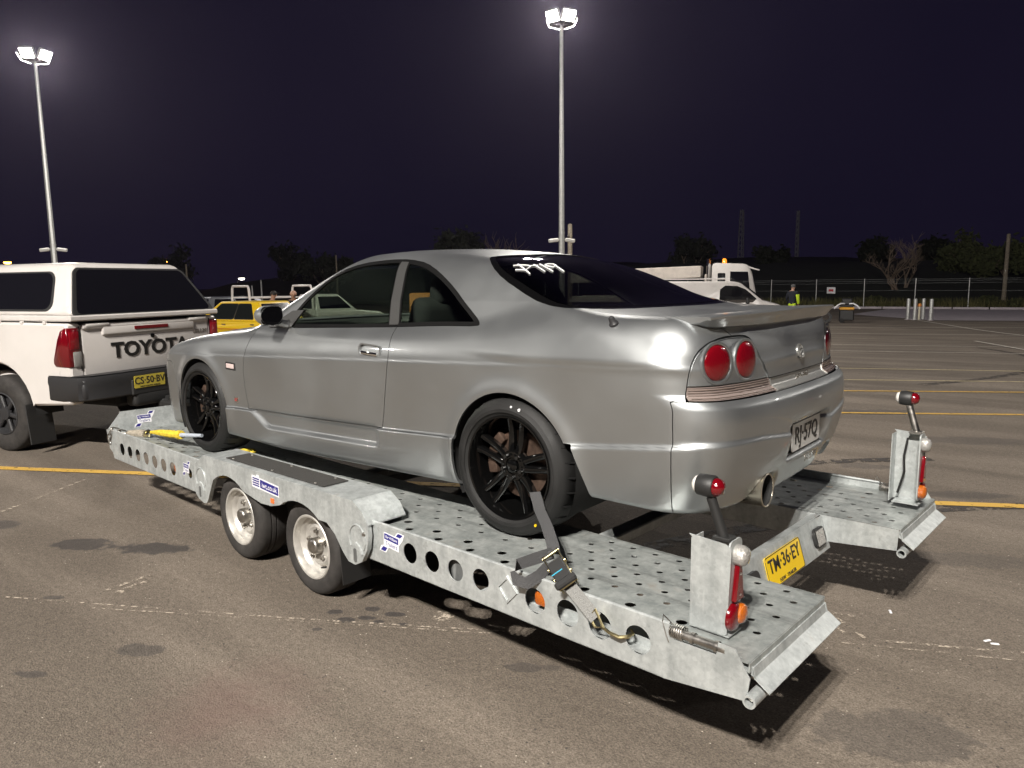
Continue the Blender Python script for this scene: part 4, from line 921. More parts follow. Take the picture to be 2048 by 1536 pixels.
    t = MB(); t.prism([(x, DZ+z) for x, z in prof], fy0*sd, fy1*sd, lambda a, b, w_: Vector((a, w_, b)), bev=0); wg_ = t.obj('wheel_guard', GALV, TR, angle=40)
    t = MB()
    top = [(2.262, .045), (2.165, .105), (.605, .127), (.53, .086), (.49, .03)]
    for (x0_, z0_), (x1_, z1_) in zip(top, top[1:]):
        t._add([Vector((x, y_*sd, DZ+z+dz)) for x, z in ((x0_, z0_), (x1_, z1_)) for y_ in (fy1-.001, .915) for dz in (0, -.004)], [(0, 2, 6, 4), (1, 3, 7, 5), (0, 4, 5, 1), (2, 6, 7, 3)])
    t._add([Vector((x, .915*sd, DZ+z)) for x, z in top+[(.53, .0), (2.26, .0)]], [tuple(range(len(top)+2))]); t.obj('guard_top', GALV, TR, smooth=False)
    t = MB(); t.box((1.43, 1.022*sd, DZ+.1205), (1.04, .150, .004), rot=Matrix.Rotation(.0141, 4, 'Y')); t.obj('anti_slip_strip', mat('anti_slip', (.045, .043, .040), .9, 0, bump=.5, bscale=500), TR, smooth=False)
    for xx in (1.0, 1.43, 1.88):
        for yy in (.965, 1.085):
            t = MB(); zz = DZ+.1235-(xx-1.43)*.0141; t.lathe([(.008, 0), (.007, .003), (0, .004)], (xx, yy*sd, zz-.0005), (0, 0, 1), 10); t.obj('rivet', STEELD, TR)
    for cx, cz in ((.575, -.055), (2.215, -.055)):
        t = MB(); rg_ = [(cx+.062*math.cos(a), cz+.070*math.sin(a)) for a in np.radians(np.linspace(-35, 215, 22))]
        t.tube([(x, (fy1+.001)*sd, DZ+z) for x, z in rg_], .005, 6); t.tube([(cx+.012, (fy1+.001)*sd, DZ+cz-.02), (cx-.02, (fy1+.001)*sd, DZ+cz-.035), (cx-.035, (fy1+.001)*sd, DZ+cz-.07)], .006, 6); t.obj('pressed_rib', GALV, TR)
        t = MB(); t.prism(rnd_poly(cx+.022, cz-.085, .013, .035, .012), fy1, fy1+.001, lambda a, b, w_: Vector((a, w_*sd, DZ+b))); t.obj('slot', GALVK, TR)
    t = MB(); t.lathe([(.012, 0), (.010, .005), (0, .006)], (.522, fy1*sd, DZ-.02), (0, sd, 0), 10); t.obj('rivet', STEELD, TR)
    t = MB(); t.box((1.345, (fy1+.002)*sd, DZ-.022), (.032, .004, .026)); t.obj('reflector', mat('orange_reflector', (.8, .18, .04), .3), TR)
    # inner well wall so that wheels are boxed in
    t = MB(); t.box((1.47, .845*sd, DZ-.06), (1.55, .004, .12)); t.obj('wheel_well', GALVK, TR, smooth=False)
# trailer wheels
def trailer_wheel():
    root = bpy.data.objects.new('wheel', None); COL.objects.link(root); R_, rr, wd = .262, .168, .185
    t = MB(); t.lathe([(rr-.004, -.012), (rr+.004, -.004), (rr+.02, .004), (rr+.05, .008), (rr+.075, .002), (R_-.004, -.018), (R_, -.035), (R_, -.060), (R_-.006, -.062), (R_-.006, -.068), (R_, -.070), (R_+.001, -.09), (R_-.006, -.091), (R_-.006, -.098), (R_, -.10), (R_, -.15), (R_-.01, -wd+.01), (rr+.04, -wd-.006), (rr, -wd+.01)], (0, 0, 0), (0, 1, 0), 72); t.obj('tyre', RUBBERG, root, angle=45)
    t = MB(); t.lathe([(rr-.003, -.010), (rr+.007, -.001), (rr+.003, .003), (rr-.006, .001), (rr-.012, -.012), (rr-.016, -.03), (rr-.028, -.040), (rr-.034, -.052), (.118, -.060), (.112, -.048), (.100, -.040), (.075, -.046), (.062, -.046), (.050, -.05), (.0, -.05)], (0, 0, 0), (0, 1, 0), 64); rim = t.obj('rim', WHEELS, root, angle=28)
    t = MB(); t.lathe([(.046, -.055), (.045, -.012), (.041, -.004), (.030, .0), (0, .001)], (0, 0, 0), (0, 1, 0), 32); t.obj('hub_cap', STEELD, rim, angle=50)
    for k in range(5):
        a = PI/2+2*PI*k/5+.35; t = MB(); q = Vector((.078*math.cos(a), 0, .078*math.sin(a))); t.cyl(q+Vector((0, -.05, 0)), q+Vector((0, -.026, 0)), .011, .009, 6); t.lathe([(.016, -.047), (.013, -.040)], q, (0, 1, 0), 12); t.obj('wheel_nut', STEELD, rim)
    t = MB(); t.cyl((-.02, -.045, -.125), (-.028, -.012, -.118), .0055, .0045, 8); t.obj('valve', BLACKP, rim)
    t = MB(); t.lathe([(.165, -.12), (0, -.12)], (0, 0, 0), (0, 1, 0), 24); t.obj('backing_plate', DARK, root)
    return root
w0 = trailer_wheel(); first = True
for sd in (1, -1):
    for xx, an in ((1.087, .4), (1.862, 1.9)):
        w_ = w0 if first else copy_tree(w0); first = False
        w_.parent = TR; w_.location = (xx, 1.078*sd, .262); w_.rotation_euler = (0, an if sd > 0 else -an, 0 if sd > 0 else PI)
for xx in (1.087, 1.862):
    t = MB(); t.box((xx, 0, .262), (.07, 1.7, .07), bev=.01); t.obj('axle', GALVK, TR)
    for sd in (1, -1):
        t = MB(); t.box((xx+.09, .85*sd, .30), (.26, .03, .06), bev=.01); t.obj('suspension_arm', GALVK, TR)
for sd in (1, -1):
    t = MB(); t.box((.80, 1.0*sd, .235), (.006, .17, .20), rot=Matrix.Rotation(.08, 4, 'Y')); t.obj('mud_flap', BLACKP, TR)
# cross members and frame
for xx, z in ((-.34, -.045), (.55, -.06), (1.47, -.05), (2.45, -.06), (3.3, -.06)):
    t = MB(); t.box((xx, 0, DZ+z), (.09, 2*GI+.1, .05), bev=.006); t.obj('cross_member', GALVK if xx > 0 else GALV, TR)  # forward ones darker in colour, standing for shade under the deck
t = MB(); t.box((1.2, .56, DZ-.085), (4.8, .06, .09), bev=.006); t.obj('chassis_rail', DARK, TR)  # near-black rails put the shade behind the deck holes into colour
t = MB(); t.box((1.2, -.56, DZ-.085), (4.8, .06, .09), bev=.006); t.obj('chassis_rail', DARK, TR)
# rear beam with number plate, leaning back
Mb = frame((-1.005, 0, DZ-.078), (0, -1, 0), (.30, 0, 1))
t = MB(); t.prism([(-.475, .072), (-.30, .085), (.30, .085), (.475, .072), (.475, -.085), (-.475, -.085)], 0, .006, lambda a, b, w_: Vector((a, b, w_))); t.prism([(-.475, .085), (.475, .085), (.475, .079), (-.475, .079)], -.05, 0, lambda a, b, w_: Vector((a, b, w_))); t.bm.transform(Mb); beam = t.obj('rear_beam', GALV, TR, smooth=False)
t = MB(); t.prism(rnd_poly(-.035, -.012, .186, .068, .014), .008, .011, lambda a, b, w_: Vector((a, b, w_))); t.bm.transform(Mb); npt = t.obj('number_plate', PLATEY, beam)
text_mesh('plate_letters', 'TM\u00b736\u00b7EY', .083, INK, npt, Mb @ Matrix.Translation((-.035, .006, .012)), .001, bold=.0006, sx=.98)
text_mesh('plate_small_letters', 'NSW \u00b7 TRAILER', .022, INK, npt, Mb @ Matrix.Translation((-.035, -.064, .012)), .001, sx=1.15)
t = MB(); fr_ = rnd_poly(-.035, -.012, .183, .065, .012); N_ = len(fr_); t.tube([Mb @ Vector((a, b, .0115)) for a, b in fr_], .0016, 4, closed=True); t.obj('plate_border', INK, npt)
for s_, m_ in ((-1, GREYPL), (1, SMOKEL)):
    t = MB(); t.prism(rnd_poly(.362*s_, -.005, .062, .045, .03, 5), .006, .020, lambda a, b, w_: Vector((a, b, w_))); t.bm.transform(Mb); lb = t.obj('plate_lamp', GREYPL if s_ < 0 else BLACKP, beam)
    if s_ > 0:
        for k in range(7):
            t = MB(); t.box((.362+(k-3)*.013, -.005, .022), (.007, .072, .004), bev=.0015); t.bm.transform(Mb); t.obj('lens_rib', CLEARL, lb)
# headboard, drawbar, coupling
Mh = frame((3.93, 0, DZ), (0, -1, 0), (.20, 0, 1))
t = MB(); t.prism([(-1.10, -.01), (-1.10, .02), (-.98, .155), (.98, .155), (1.10, .02), (1.10, -.01)], 0, .006, lambda a, b, w_: Vector((a, b, w_))); t.prism([(-.98, .155), (.98, .155), (.98, .149), (-.98, .149)], -.035, 0, lambda a, b, w_: Vector((a, b, w_))); t.bm.transform(Mh); hb_ = t.obj('headboard', GALV, TR, smooth=False)
t = MB(); t.prism([(3.93, -.01), (3.93, -.12), (3.78, -.18), (3.78, -.17)], -1.09, 1.09, lambda a, b, w_: Vector((a, w_, DZ+b))); t.obj('front_apron', GALV, TR, smooth=False)
for s_ in (1, -1):
    t = MB(); a = Vector((3.75, .75*s_, DZ-.10)); b = Vector((5.15, .05*s_, DZ-.10)); d = (b-a); M = frame((a+b)/2, d, Vector((0, 0, 1)).cross(d)); t.box((0, 0, 0), (d.length, .06, .10), bev=.008); t.bm.transform(M); t.obj('drawbar', GALV, TR)
t = MB(); t.box((5.35, 0, DZ-.08), (.42, .10, .09), bev=.015); t.lathe([(.055, -.04), (.055, .02), (.03, .045), (0, .05)], (5.58, 0, DZ-.07), (0, 0, 1), 18); t.obj('coupling', mat('coupling_black', (.03, .03, .03), .45), TR)
t = MB(); t.tube([(5.42, 0, DZ-.02), (5.30, 0, DZ+.10), (5.22, .0, DZ+.13)], .012, 8); t.obj('brake_handle', STEELD, TR)
t = MB(); t.cyl((4.95, .16, .16), (4.95, .16, DZ+.30), .026, .024, 12); t.lathe([(.10, -.03), (.10, .03), (.03, .035), (.03, -.035)], (4.95, .16, .10), (0, 1, 0), 20, closed=True); t.tube([(4.95, .16, DZ+.30), (4.98, .12, DZ+.32), (5.05, .06, DZ+.32)], .008, 6); t.obj('jockey_wheel', STEELD, TR)
# swivelling rear lamp boards
def lamp_board(sd, x0, y0, z0, z1):
    c = Vector((x0, y0, DZ)); W_ = .135
    t = MB(); t.prism([(0, z0), (0, z1-.01), (.012, z1), (-W_+.02, z1-.008), (-W_, z1-.02), (-W_+.008, z0+.01), (-W_+.02, z0)], 0, -.004*sd, lambda a, b, w_: c+Vector((a, w_, b)))
    t.prism([(0, z0), (0, z1-.012), (.004, z1-.012), (.004, z0)], 0, -.075*sd, lambda a, b, w_: c+Vector((a, w_, b))); t.prism([(-W_, z0), (-W_+.12, z0), (-W_+.12, z0+.004), (-W_, z0+.004)], 0, -.09*sd, lambda a, b, w_: c+Vector((a, w_, b)))
    bd = t.obj('lamp_board', GALV, TR, smooth=False)
    # back plate that carries the lenses (faces the rear)
    yb = y0-.046*sd; xb_ = x0-W_+.012
    t = MB(); t.prism(rnd_poly(yb, DZ+(z0+z1)/2+.01, .042, (z1-z0)/2-.01, .02), xb_, xb_-.006, lambda a, b, w_: Vector((w_, a, b))); t.obj('lamp_back_plate', GALV, bd)
    t = MB(); zc = z0+.20
    t.prism([(-.030, z0+.115), (.030, z0+.115), (.012, z0+.235), (.0, z0+.245), (-.012, z0+.235)], 0, .018, lambda a, b, w_: Vector((xb_-.006-w_, yb+a, DZ+b)), bev=.004); rl = t.obj('red_reflector', REDL, bd)
    for zz in (z0+.135, z0+.205):
        t = MB(); t.lathe([(.006, 0), (.005, .004), (0, .005)], (xb_-.022, yb, DZ+zz), (-1, 0, 0), 10); t.obj('lens_screw', CHROME, rl)
    t = MB(); t.lathe([(.046, 0), (.045, .012), (.036, .019), (.018, .022), (0, .023)], (xb_-.005, yb+.016*sd, DZ+z0+.062), (-1, 0, 0), 24); t.obj('stop_lens', REDL, bd, angle=60)
    t = MB(); t.lathe([(.034, 0), (.033, .020), (.026, .028), (.012, .032), (0, .033)], (xb_-.008, yb-.014*sd, DZ+z0+.066), (-1, 0, 0), 24); t.obj('indicator_lens', AMBERL, bd, angle=60)
    t = MB(); t.lathe([(.034, 0), (.034, .022), (.028, .034), (.012, .04), (0, .041)], (xb_-.006, yb-.006*sd, DZ+z1-.052), (-1, 0, 0), 24); t.obj('reversing_lens', CLEARL, bd, angle=60)
    # flexible stalk with the end-outline marker
    yt = y0-.03*sd
    t = MB(); t.box((x0-.095, yt, DZ+z1+.002), (.06, .05, .014), bev=.003); t.tube([(x0-.095, yt, DZ+z1), (x0-.075, yt+.005*sd, DZ+z1+.06), (x0-.052, yt+.012*sd, DZ+z1+.13)], [.017, .016, .016], 12); t.obj('marker_stalk', BLACKP if sd > 0 else STEELD, bd)
    e = Vector((x0-.050, yt+.012*sd, DZ+z1+.165)); ax = Vector((-1, 0, 0))
    t = MB(); t.lathe([(.020, -.045), (.034, -.04), (.036, -.02), (.036, .012), (.033, .016), (.0, .016)], e, ax, 24); t.obj('marker_body', BLACKP, bd, angle=50)
    t = MB(); t.lathe([(.029, .010), (.029, .028), (.020, .042), (0, .047)], e, ax, 24); t.obj('marker_red_lens', REDL, bd, angle=60)
    t = MB(); t.lathe([(.029, .038), (.029, .048), (.020, .058), (0, .062)], e, -ax, 24); t.obj('marker_white_lens', mat('white_lens', (.7, .68, .64), .2, 0, 1, .03), bd, angle=60)
    # pivot, spring, wire clip
    yp = (GO-.012)*sd
    t = MB(); t.cyl((-1.085, yp, DZ+.016), (-1.262, yp, DZ+.016), .0145, .0145, 14)
    for q in (-1.10, -1.15, -1.232): t.lathe([(.0185, -.006), (.0185, .006)], (q, yp, DZ+.016), (1, 0, 0), 14)
    t.obj('pivot_tube', STEELD, bd)
    t = MB(); t.tube([(-1.075-.045*k/60, yp+.022*math.sin(k*.62), DZ+.02+.022*math.cos(k*.62)) for k in range(61)], .0028, 5)
    t.tube([(-1.075, yp, DZ+.04), (-1.05, yp+.015*sd, DZ+.07), (-1.045, yp+.01*sd, DZ+.045), (-1.06, yp+.012*sd, DZ+.0), (-1.07, yp+.012*sd, DZ-.02)], .0025, 5); t.obj('return_spring', STEELD, bd)
    t = MB(); t.tube([(x0-.06, y0-.04*sd, DZ+z1-.03), (x0-.05, y0-.05*sd, DZ+z1-.12), (x0-.055, y0-.045*sd, DZ+z1-.2), (x0-.03, y0-.05*sd, DZ+z0+.04)], .006, 6); t.obj('lamp_cable', BLACKP, bd)
lamp_board(1, -1.092, 1.005, .008, .322); lamp_board(-1, -1.192, -.895, .03, .382)
# maker's stickers
def sticker(M, kind):
    root = None
    if kind == 'logo':
        t = MB(); t.prism([(-.058, -.030), (.052, -.034), (.052, -.004), (.078, .030), (.088, .058), (.040, .058), (.022, .034), (-.058, .034)], 0, .0006, lambda a, b, w_: Vector((a, b, w_)))
        t.prism([(-.058, -.030), (-.020, -.032), (-.040, -.062), (-.088, -.062), (-.078, -.036)], .0, .0006, lambda a, b, w_: Vector((a, b, w_))); t.bm.transform(M); root = t.obj('sticker', STICKW, TR, smooth=False)
        t = MB(); t.prism([(-.054, .002), (.048, .0), (.048, .028), (-.054, .030)], .0008, .0012, lambda a, b, w_: Vector((a, b, w_))); t.prism([(.030, .036), (.060, .036), (.078, .054), (.045, .054)], .0008, .0012, lambda a, b, w_: Vector((a, b, w_))); t.prism([(-.030, -.036), (-.060, -.036), (-.080, -.058), (-.046, -.058)], .0008, .0012, lambda a, b, w_: Vector((a, b, w_))); t.bm.transform(M); t.obj('sticker_print', STICKB, root, smooth=False)
        text_mesh('sticker_letters', 'Ifor Williams', .0185, STICKW, root, M @ Matrix.Translation((-.003, .015, .0014)), .0001, bold=.0002, sx=.88)
        text_mesh('sticker_letters', 'Trailers', .030, STICKB, root, M @ Matrix.Translation((-.003, -.016, .001)), .0001, sx=.92)
    else:
        t = MB(); t.prism([(-.145, -.030), (.145, -.036), (.145, .026), (-.06, .034), (-.062, .046), (-.09, .048), (-.092, .038), (-.145, .036)], 0, .0006, lambda a, b, w_: Vector((a, b, w_))); t.bm.transform(M); root = t.obj('sticker', STICKW, TR, smooth=False)
        t = MB(); t.prism([(-.052, -.022), (.138, -.028), (.138, .018), (-.052, .026)], .0008, .0012, lambda a, b, w_: Vector((a, b, w_)))
        for k in range(4): t.prism([(-.135, -.020+.013*k), (-.062, -.020+.013*k), (-.062, -.012+.013*k), (-.135, -.012+.013*k)], .0008, .0012, lambda a, b, w_: Vector((a, b, w_)))
        t.bm.transform(M); t.obj('sticker_print', STICKB, root, smooth=False)
        text_mesh('sticker_letters', 'iwt.co.uk', .043, STICKW, root, M @ Matrix.Translation((.045, -.002, .0014)), .0001, bold=.0004, sx=1.0)
sticker(frame((.358, GO+.0015, DZ-.028), (-1, 0, -.06), (.05, 0, 1)), 'logo')
sticker(frame((1.416, GO+.0375, DZ+.048), (-1, 0, -.02), (0, 0, 1)), 'web')
sticker(frame((2.50, GO+.0015, DZ-.040), (-1, 0, .0), (0, 0, 1)) @ Matrix.Diagonal((.72, .9, 1, 1)), 'logo')
sticker(Mh @ Matrix.Translation((-.81, .075, .008)), 'logo')
# ------------------------------------------------------------------ lashings
TM = Matrix.Translation((0, .1036, 0)) @ Matrix.Rotation(-.0546, 4, 'Z')
rs = thing('ratchet_strap', 'dark grey webbing ratchet strap from coupe rear wheel to trailer edge', 'strap', TM @ Vector((-.62, 1.1, DZ+.05)))
Ms = Matrix.Translation(rs.location).inverted() @ TM
def S(l): return [Ms @ Vector((x, y, DZ+z)) for x, y, z in l]
t = MB(); t.ribbon(S([(-.20, .755, .235), (-.245, .79, .212), (-.30, .84, .196), (-.40, .915, .172), (-.50, 1.00, .146), (-.545, 1.045, .128)]), .048, .003, (.83, .55, .08)); t.obj('webbing', WEBG, rs)
t = MB(); t.ribbon(S([(-.53, 1.035, .125), (-.485, 1.08, .105), (-.44, 1.125, .085), (-.43, 1.15, .06), (-.45, 1.155, .035), (-.49, 1.14, .028), (-.53, 1.11, .06), (-.55, 1.08, .10)]), .048, .003, (-.3, -.2, .9)); t.obj('loose_webbing', WEBG, rs)
# ratchet: two side cheeks, spindle, handle
R0 = S([(-.545, 1.06, .125)])[0]; R1 = S([(-.668, 1.112, .062)])[0]; d = (R1-R0).normalized(); sdv = d.cross(Vector((.25, .5, .8))).normalized(); up = sdv.cross(d).normalized()
for k in (-1, 1):
    t = MB(); M = frame((R0+R1)/2+sdv*.031*k, d, up); t.prism([(-.085, -.012), (-.085, .012), (-.03, .026), (.03, .022), (.085, .010), (.085, -.012)], -.0018, .0018, lambda a, b, w_: Vector((a, b, w_))); t.bm.transform(M); t.obj('ratchet_cheek', ZINC, rs)
for a, r_ in ((-.02, .009), (.03, .007), (-.075, .006), (.075, .006)):
    t = MB(); c = (R0+R1)/2+d*a+up*.008; t.cyl(c-sdv*.038, c+sdv*.038, r_, r_, 12); t.obj('ratchet_spindle', ZINC, rs)
t = MB(); M = frame((R0+R1)/2+up*.034+d*.03, d, up); t.box((0, 0, 0), (.11, .012, .062), bev=.004); t.box((.05, .006, 0), (.028, .022, .085), bev=.006); t.bm.transform(M); t.obj('ratchet_handle', BLACKP, rs)
t = MB(); c = (R0+R1)/2-d*.02+up*.012; t.cyl(c-sdv*.026, c+sdv*.026, .021, .021, 18); t.obj('webbing_roll', WEBG, rs)
t = MB(); M = frame((R0+R1)/2+up*.0415+d*.03, d, up); t.box((0, .0, .01), (.004, .002, .045)); t.bm.transform(M); t.obj('handle_stripe', mat('cyan_stripe', (.05, .35, .5), .4), rs)
t = MB(); e0 = R1+d*.02; t.ribbon([R1, S([(-.70, 1.122, .05)])[0], S([(-.76, 1.128, .012)])[0], S([(-.80, 1.130, -.015)])[0]], .046, .003, sdv); t.obj('short_webbing', WEBB if False else mat('frayed_webbing', (.26, .26, .25), .85, 0, bump=1, bscale=220), rs)
tri = S([(-.79, 1.122, .012), (-.835, 1.135, -.035), (-.80, 1.135, -.045), (-.775, 1.13, -.02)])
t = MB(); t.tube(tri, .005, 8, closed=True); t.obj('delta_ring', ZINC, rs)
t = MB(); t.tube(S([(-.822, 1.132, -.035), (-.86, 1.134, -.046), (-.895, 1.130, -.052), (-.918, 1.112, -.050), (-.925, 1.09, -.044), (-.91, 1.078, -.040)]), [.005, .006, .007, .007, .006, .005], 8); t.obj('hook', ZINC, rs)
fs_ = thing('yellow_wheel_strap', 'yellow lashing strap with soft shackle on coupe front wheel', 'strap', TM @ Vector((3.7, .98, DZ+.02)))
Ms = Matrix.Translation(fs_.location).inverted() @ TM
t = MB(); t.tube(S([(3.46, .945, .045), (3.30, .94, .062), (3.10, .94, .078), (2.98, .94, .090)]), [.012, .024, .030, .026], 10); t.obj('shock_sleeve', WEBY, fs_)
t = MB(); t.tube(S([(2.975, .94, .090), (2.94, .94, .094)]), [.034, .030], 10); t.obj('sleeve_band', WEBY, fs_)
t = MB(); t.tube(S([(2.95, .94, .092), (2.82, .93, .105), (2.70, .90, .115)]), [.016, .014, .012], 10); t.obj('pale_webbing', WEBB, fs_)
t = MB(); t.tube(S([(3.46, .945, .045), (3.50, .95, .052), (3.55, .96, .035), (3.53, .965, .01), (3.48, .955, .02)]), .012, 8, closed=True); t.obj('shackle', ZINC, fs_)
t = MB(); t.tube(S([(3.54, .955, .02), (3.60, .965, .018), (3.68, .985, .012), (3.75, 1.01, .01)]), [.03, .034, .030, .02], 10); t.obj('canvas_roll', mat('canvas', (.33, .29, .23), .9, 0, noise=.3, nscale=30, bump=.8, bscale=90), fs_)
t = MB(); t.tube(S([(3.48, .95, .025), (3.51, .93, .0), (3.57, .935, -.0), (3.60, .955, .02)]), .014, 8); t.obj('blue_cord', WEBB, fs_)
ch = [(3.74, 1.01, .012), (3.78, 1.06, .035), (3.80, 1.105, .055), (3.82, 1.115, .01), (3.84, 1.116, -.03), (3.85, 1.112, -.065)]
for i in range(len(ch)-1):
    a, b = S([ch[i], ch[i+1]]); dv = b-a; m_ = (a+b)/2; L_ = dv.length/2+.008; dv.normalize(); u = dv.orthogonal().normalized() if i % 2 else dv.cross(dv.orthogonal()).normalized()
    t = MB(); t.tube([m_+dv*L_*math.cos(q)+u*.016*math.sin(q) for q in np.linspace(0, 2*PI, 13)[:-1]], .0055, 6, closed=True); t.obj('chain_link', STEELD, fs_)
hk = thing('yellow_hook', 'small yellow hook lying on the deck beside the front wheel', 'hook', TM @ Vector((2.40, .735, DZ+.014)), .4)
t = MB(); t.tube([(.055*math.cos(a), .045*math.sin(a), .004) for a in np.radians(np.linspace(150, 400, 16))], .012, 8); t.obj('hook_arm', WEBY, hk)
t = MB(); t.tube([(.04, .03, .0), (.07, .05, .0)], .010, 8); t.obj('hook_eye', STEELD, hk)
# ------------------------------------------------------------------ other vehicles
GLASSB = mat('dark_window', (.006, .006, .008), .05, 0, 1, .02)
def bg_wheel(root, x, y, R_, wd, rim_m, n_sp=6, face=1, rr=None):
    rr = rr or R_*.62; o = bpy.data.objects.new('wheel', None); COL.objects.link(o); o.parent = root; o.location = (x, y, R_); o.rotation_euler = (0, 0, 0 if face > 0 else PI)
    t = MB(); t.lathe([(rr, -.01), (rr+.02, .0), (rr+.5*(R_-rr), .010), (R_-.02, -.004), (R_-.002, -.025), (R_, -.06), (R_, -wd+.05), (R_-.02, -wd), (rr, -wd+.01)], (0, 0, 0), (0, 1, 0), 48); t.obj('tyre', RUBBERG, o, angle=45)
    t = MB(); t.lathe([(rr+.002, -.006), (rr-.008, .0), (rr-.02, -.03), (rr-.03, -.07), (.0, -.08)], (0, 0, 0), (0, 1, 0), 40); rim = t.obj('rim', rim_m, o, angle=40)
    for k in range(n_sp):
        a = 2*PI*k/n_sp+.2; t = MB(); M = Matrix.Rotation(-a, 4, 'Y') @ Matrix.Translation((rr*.52, -.045, 0)); t.box((0, 0, 0), (rr*.92, .035, rr*.20), bev=.01); t.bm.transform(M); t.obj('spoke', rim_m, rim)
    t = MB(); t.lathe([(.07, -.05), (.065, -.02), (.03, -.015), (0, -.015)], (0, 0, 0), (0, 1, 0), 20); t.obj('hub', rim_m, rim)
    return o
def hull8(base, top):
    """base/top: (x0,x1,y half,z) -> 8 corners, faces: left,right,front(x1),rear(x0),top,bottom"""
    V = [Vector((x, y*s, z)) for (x0, x1, y, z) in (base, top) for x in (x0, x1) for s in (1, -1)]
    return V, {'left': (0, 2, 6, 4), 'right': (3, 1, 5, 7), 'front': (2, 3, 7, 6), 'rear': (1, 0, 4, 5), 'top': (4, 6, 7, 5), 'bottom': (0, 1, 3, 2)}
def pane(root, V, f, u0, u1, v0, v1, m, name='window', off=.006, r=.05, frame_m=None, th=.012):
    """rounded window set into face f (corner order: bottom a, bottom b, top b, top a)"""
    a, b, c, d = (V[i] for i in f); n = (b-a).cross(d-a).normalized(); cen = sum((v for v in V), Vector())/8
    if n.dot((a+c)/2-cen) < 0: n = -n
    def P(u, v, o): return (a*(1-u)+b*u)*(1-v)+(d*(1-u)+c*u)*v+n*o
    wu, wv = (b-a).length, (d-a).length; ru, rv = r/wu, r/wv; pts = []
    for (cu, cv, a0) in ((u1-ru, v1-rv, 0), (u0+ru, v1-rv, 90), (u0+ru, v0+rv, 180), (u1-ru, v0+rv, 270)):
        for k in range(5): an = math.radians(a0+22.5*k); pts.append((cu+ru*math.cos(an), cv+rv*math.sin(an)))
    N_ = len(pts); cu, cv = (u0+u1)/2, (v0+v1)/2
    if frame_m:
        t = MB(); g = 1+.03/max(.1, (u1-u0)*wu); V2 = [P(cu+(u-cu)*(1+.05), cv+(v-cv)*(1+.09), o) for o in (-th, off-.002) for u, v in pts]
        t._add(V2, [(i, (i+1) % N_, N_+(i+1) % N_, N_+i) for i in range(N_)]+[tuple(N_+i for i in range(N_))]); t.obj('window_frame', frame_m, root)
    t = MB(); V2 = [P(u, v, o) for o in (-th, off) for u, v in pts]; t._add(V2, [(i, (i+1) % N_, N_+(i+1) % N_, N_+i) for i in range(N_)]+[tuple(N_+i for i in range(N_))])
    return t.obj(name, m, root)
def hull_obj(name, V, m, root, bev=.05, seg=3):
    t = bmesh.new(); vv = [t.verts.new(v) for v in V]
    for f in ((0, 2, 6, 4), (3, 1, 5, 7), (2, 3, 7, 6), (1, 0, 4, 5), (4, 6, 7, 5), (0, 1, 3, 2)): t.faces.new([vv[i] for i in f])
    bmesh.ops.recalc_face_normals(t, faces=t.faces); bmesh.ops.bevel(t, geom=list(t.edges), offset=bev, segments=seg, profile=.5, affect='EDGES')
    b = MB(); b.merge(t); return b.obj(name, m, root, angle=50)
def side_shell(root, name, poly, half, thick, m, bev=.03):
    for s_ in (1, -1):
        t = MB(); t.prism(poly, (half-thick)*s_, half*s_, lambda a, b, w_: Vector((a, w_, b)), bev=bev); t.obj(name, m, root, angle=40)
# ---- white ute with canopy (tow vehicle)
ute = thing('pickup_ute', 'white dual-cab ute with canopy and black tailgate lettering towing the trailer', 'ute', (5.74, -.19, 0), math.radians(17.1))
arc = lambda cx, cz, r, a0, a1, n: [(cx+r*math.cos(math.radians(a)), cz+r*math.sin(math.radians(a))) for a in np.linspace(a0, a1, n)]
tub = [(.02, .53), (.50, .50), (.585, .50)]+arc(1.07, .40, .50, 168, 12, 15)+[(1.56, .50), (1.66, .50), (1.66, 1.31), (.0, 1.30), (-.005, .80)]
side_shell(ute, 'tub_side', tub, .925, .15, WHITE, .022)
t = MB(); t.box((.82, 0, .72), (1.5, 1.5, .16), bev=.02); t.box((1.62, 0, 1.0), (.05, 1.6, .6), bev=.01); t.obj('tub_floor', WHITE, ute)
t = MB(); t.box((2.3, 0, .52), (4.6, .9, .16), bev=.03); t.obj('chassis', DARK, ute)
t = MB(); t.box((.025, 0, 1.03), (.065, 1.58, .50), bev=.018, seg=3); tg = t.obj('tailgate', WHITE, ute, angle=50)
t = MB(); t.box((.05, 0, 1.03), (.06, 1.63, .54)); t.obj('tailgate_gap', DARK, ute)
t = MB(); t.box((-.004, 0, 1.215), (.05, 1.15, .10), bev=.022, seg=3); t.box((-.004, 0, 1.26), (.05, 1.56, .05), bev=.02, seg=3); t.obj('tailgate_spoiler', WHITE, tg, angle=50)
t = MB(); t.box((-.030, 0, 1.222), (.012, .42, .038), bev=.005); t.obj('high_brake_lamp', REDL, tg)
text_mesh('tailgate_letters', 'TOYOTA', .205, mat('letter_black', (.008, .008, .008), .35, 0, .4), tg, frame((-.011, .0, 1.005), (0, -1, 0), (0, 0, 1)), .003, bold=.0065, sx=1.13)
text_mesh('model_badge', 'HILUX', .062, CHROME, tg, frame((-.011, -.66, 1.135), (0, -1, 0), (0, 0, 1)), .003, bold=.001, sx=1.1)
t = MB(); t.lathe([(.022, 0), (.022, .012), (.012, .02), (0, .021)], (-.010, -.015, 1.128), (-1, 0, 0), 20); t.obj('reversing_camera', BLACKG, tg)
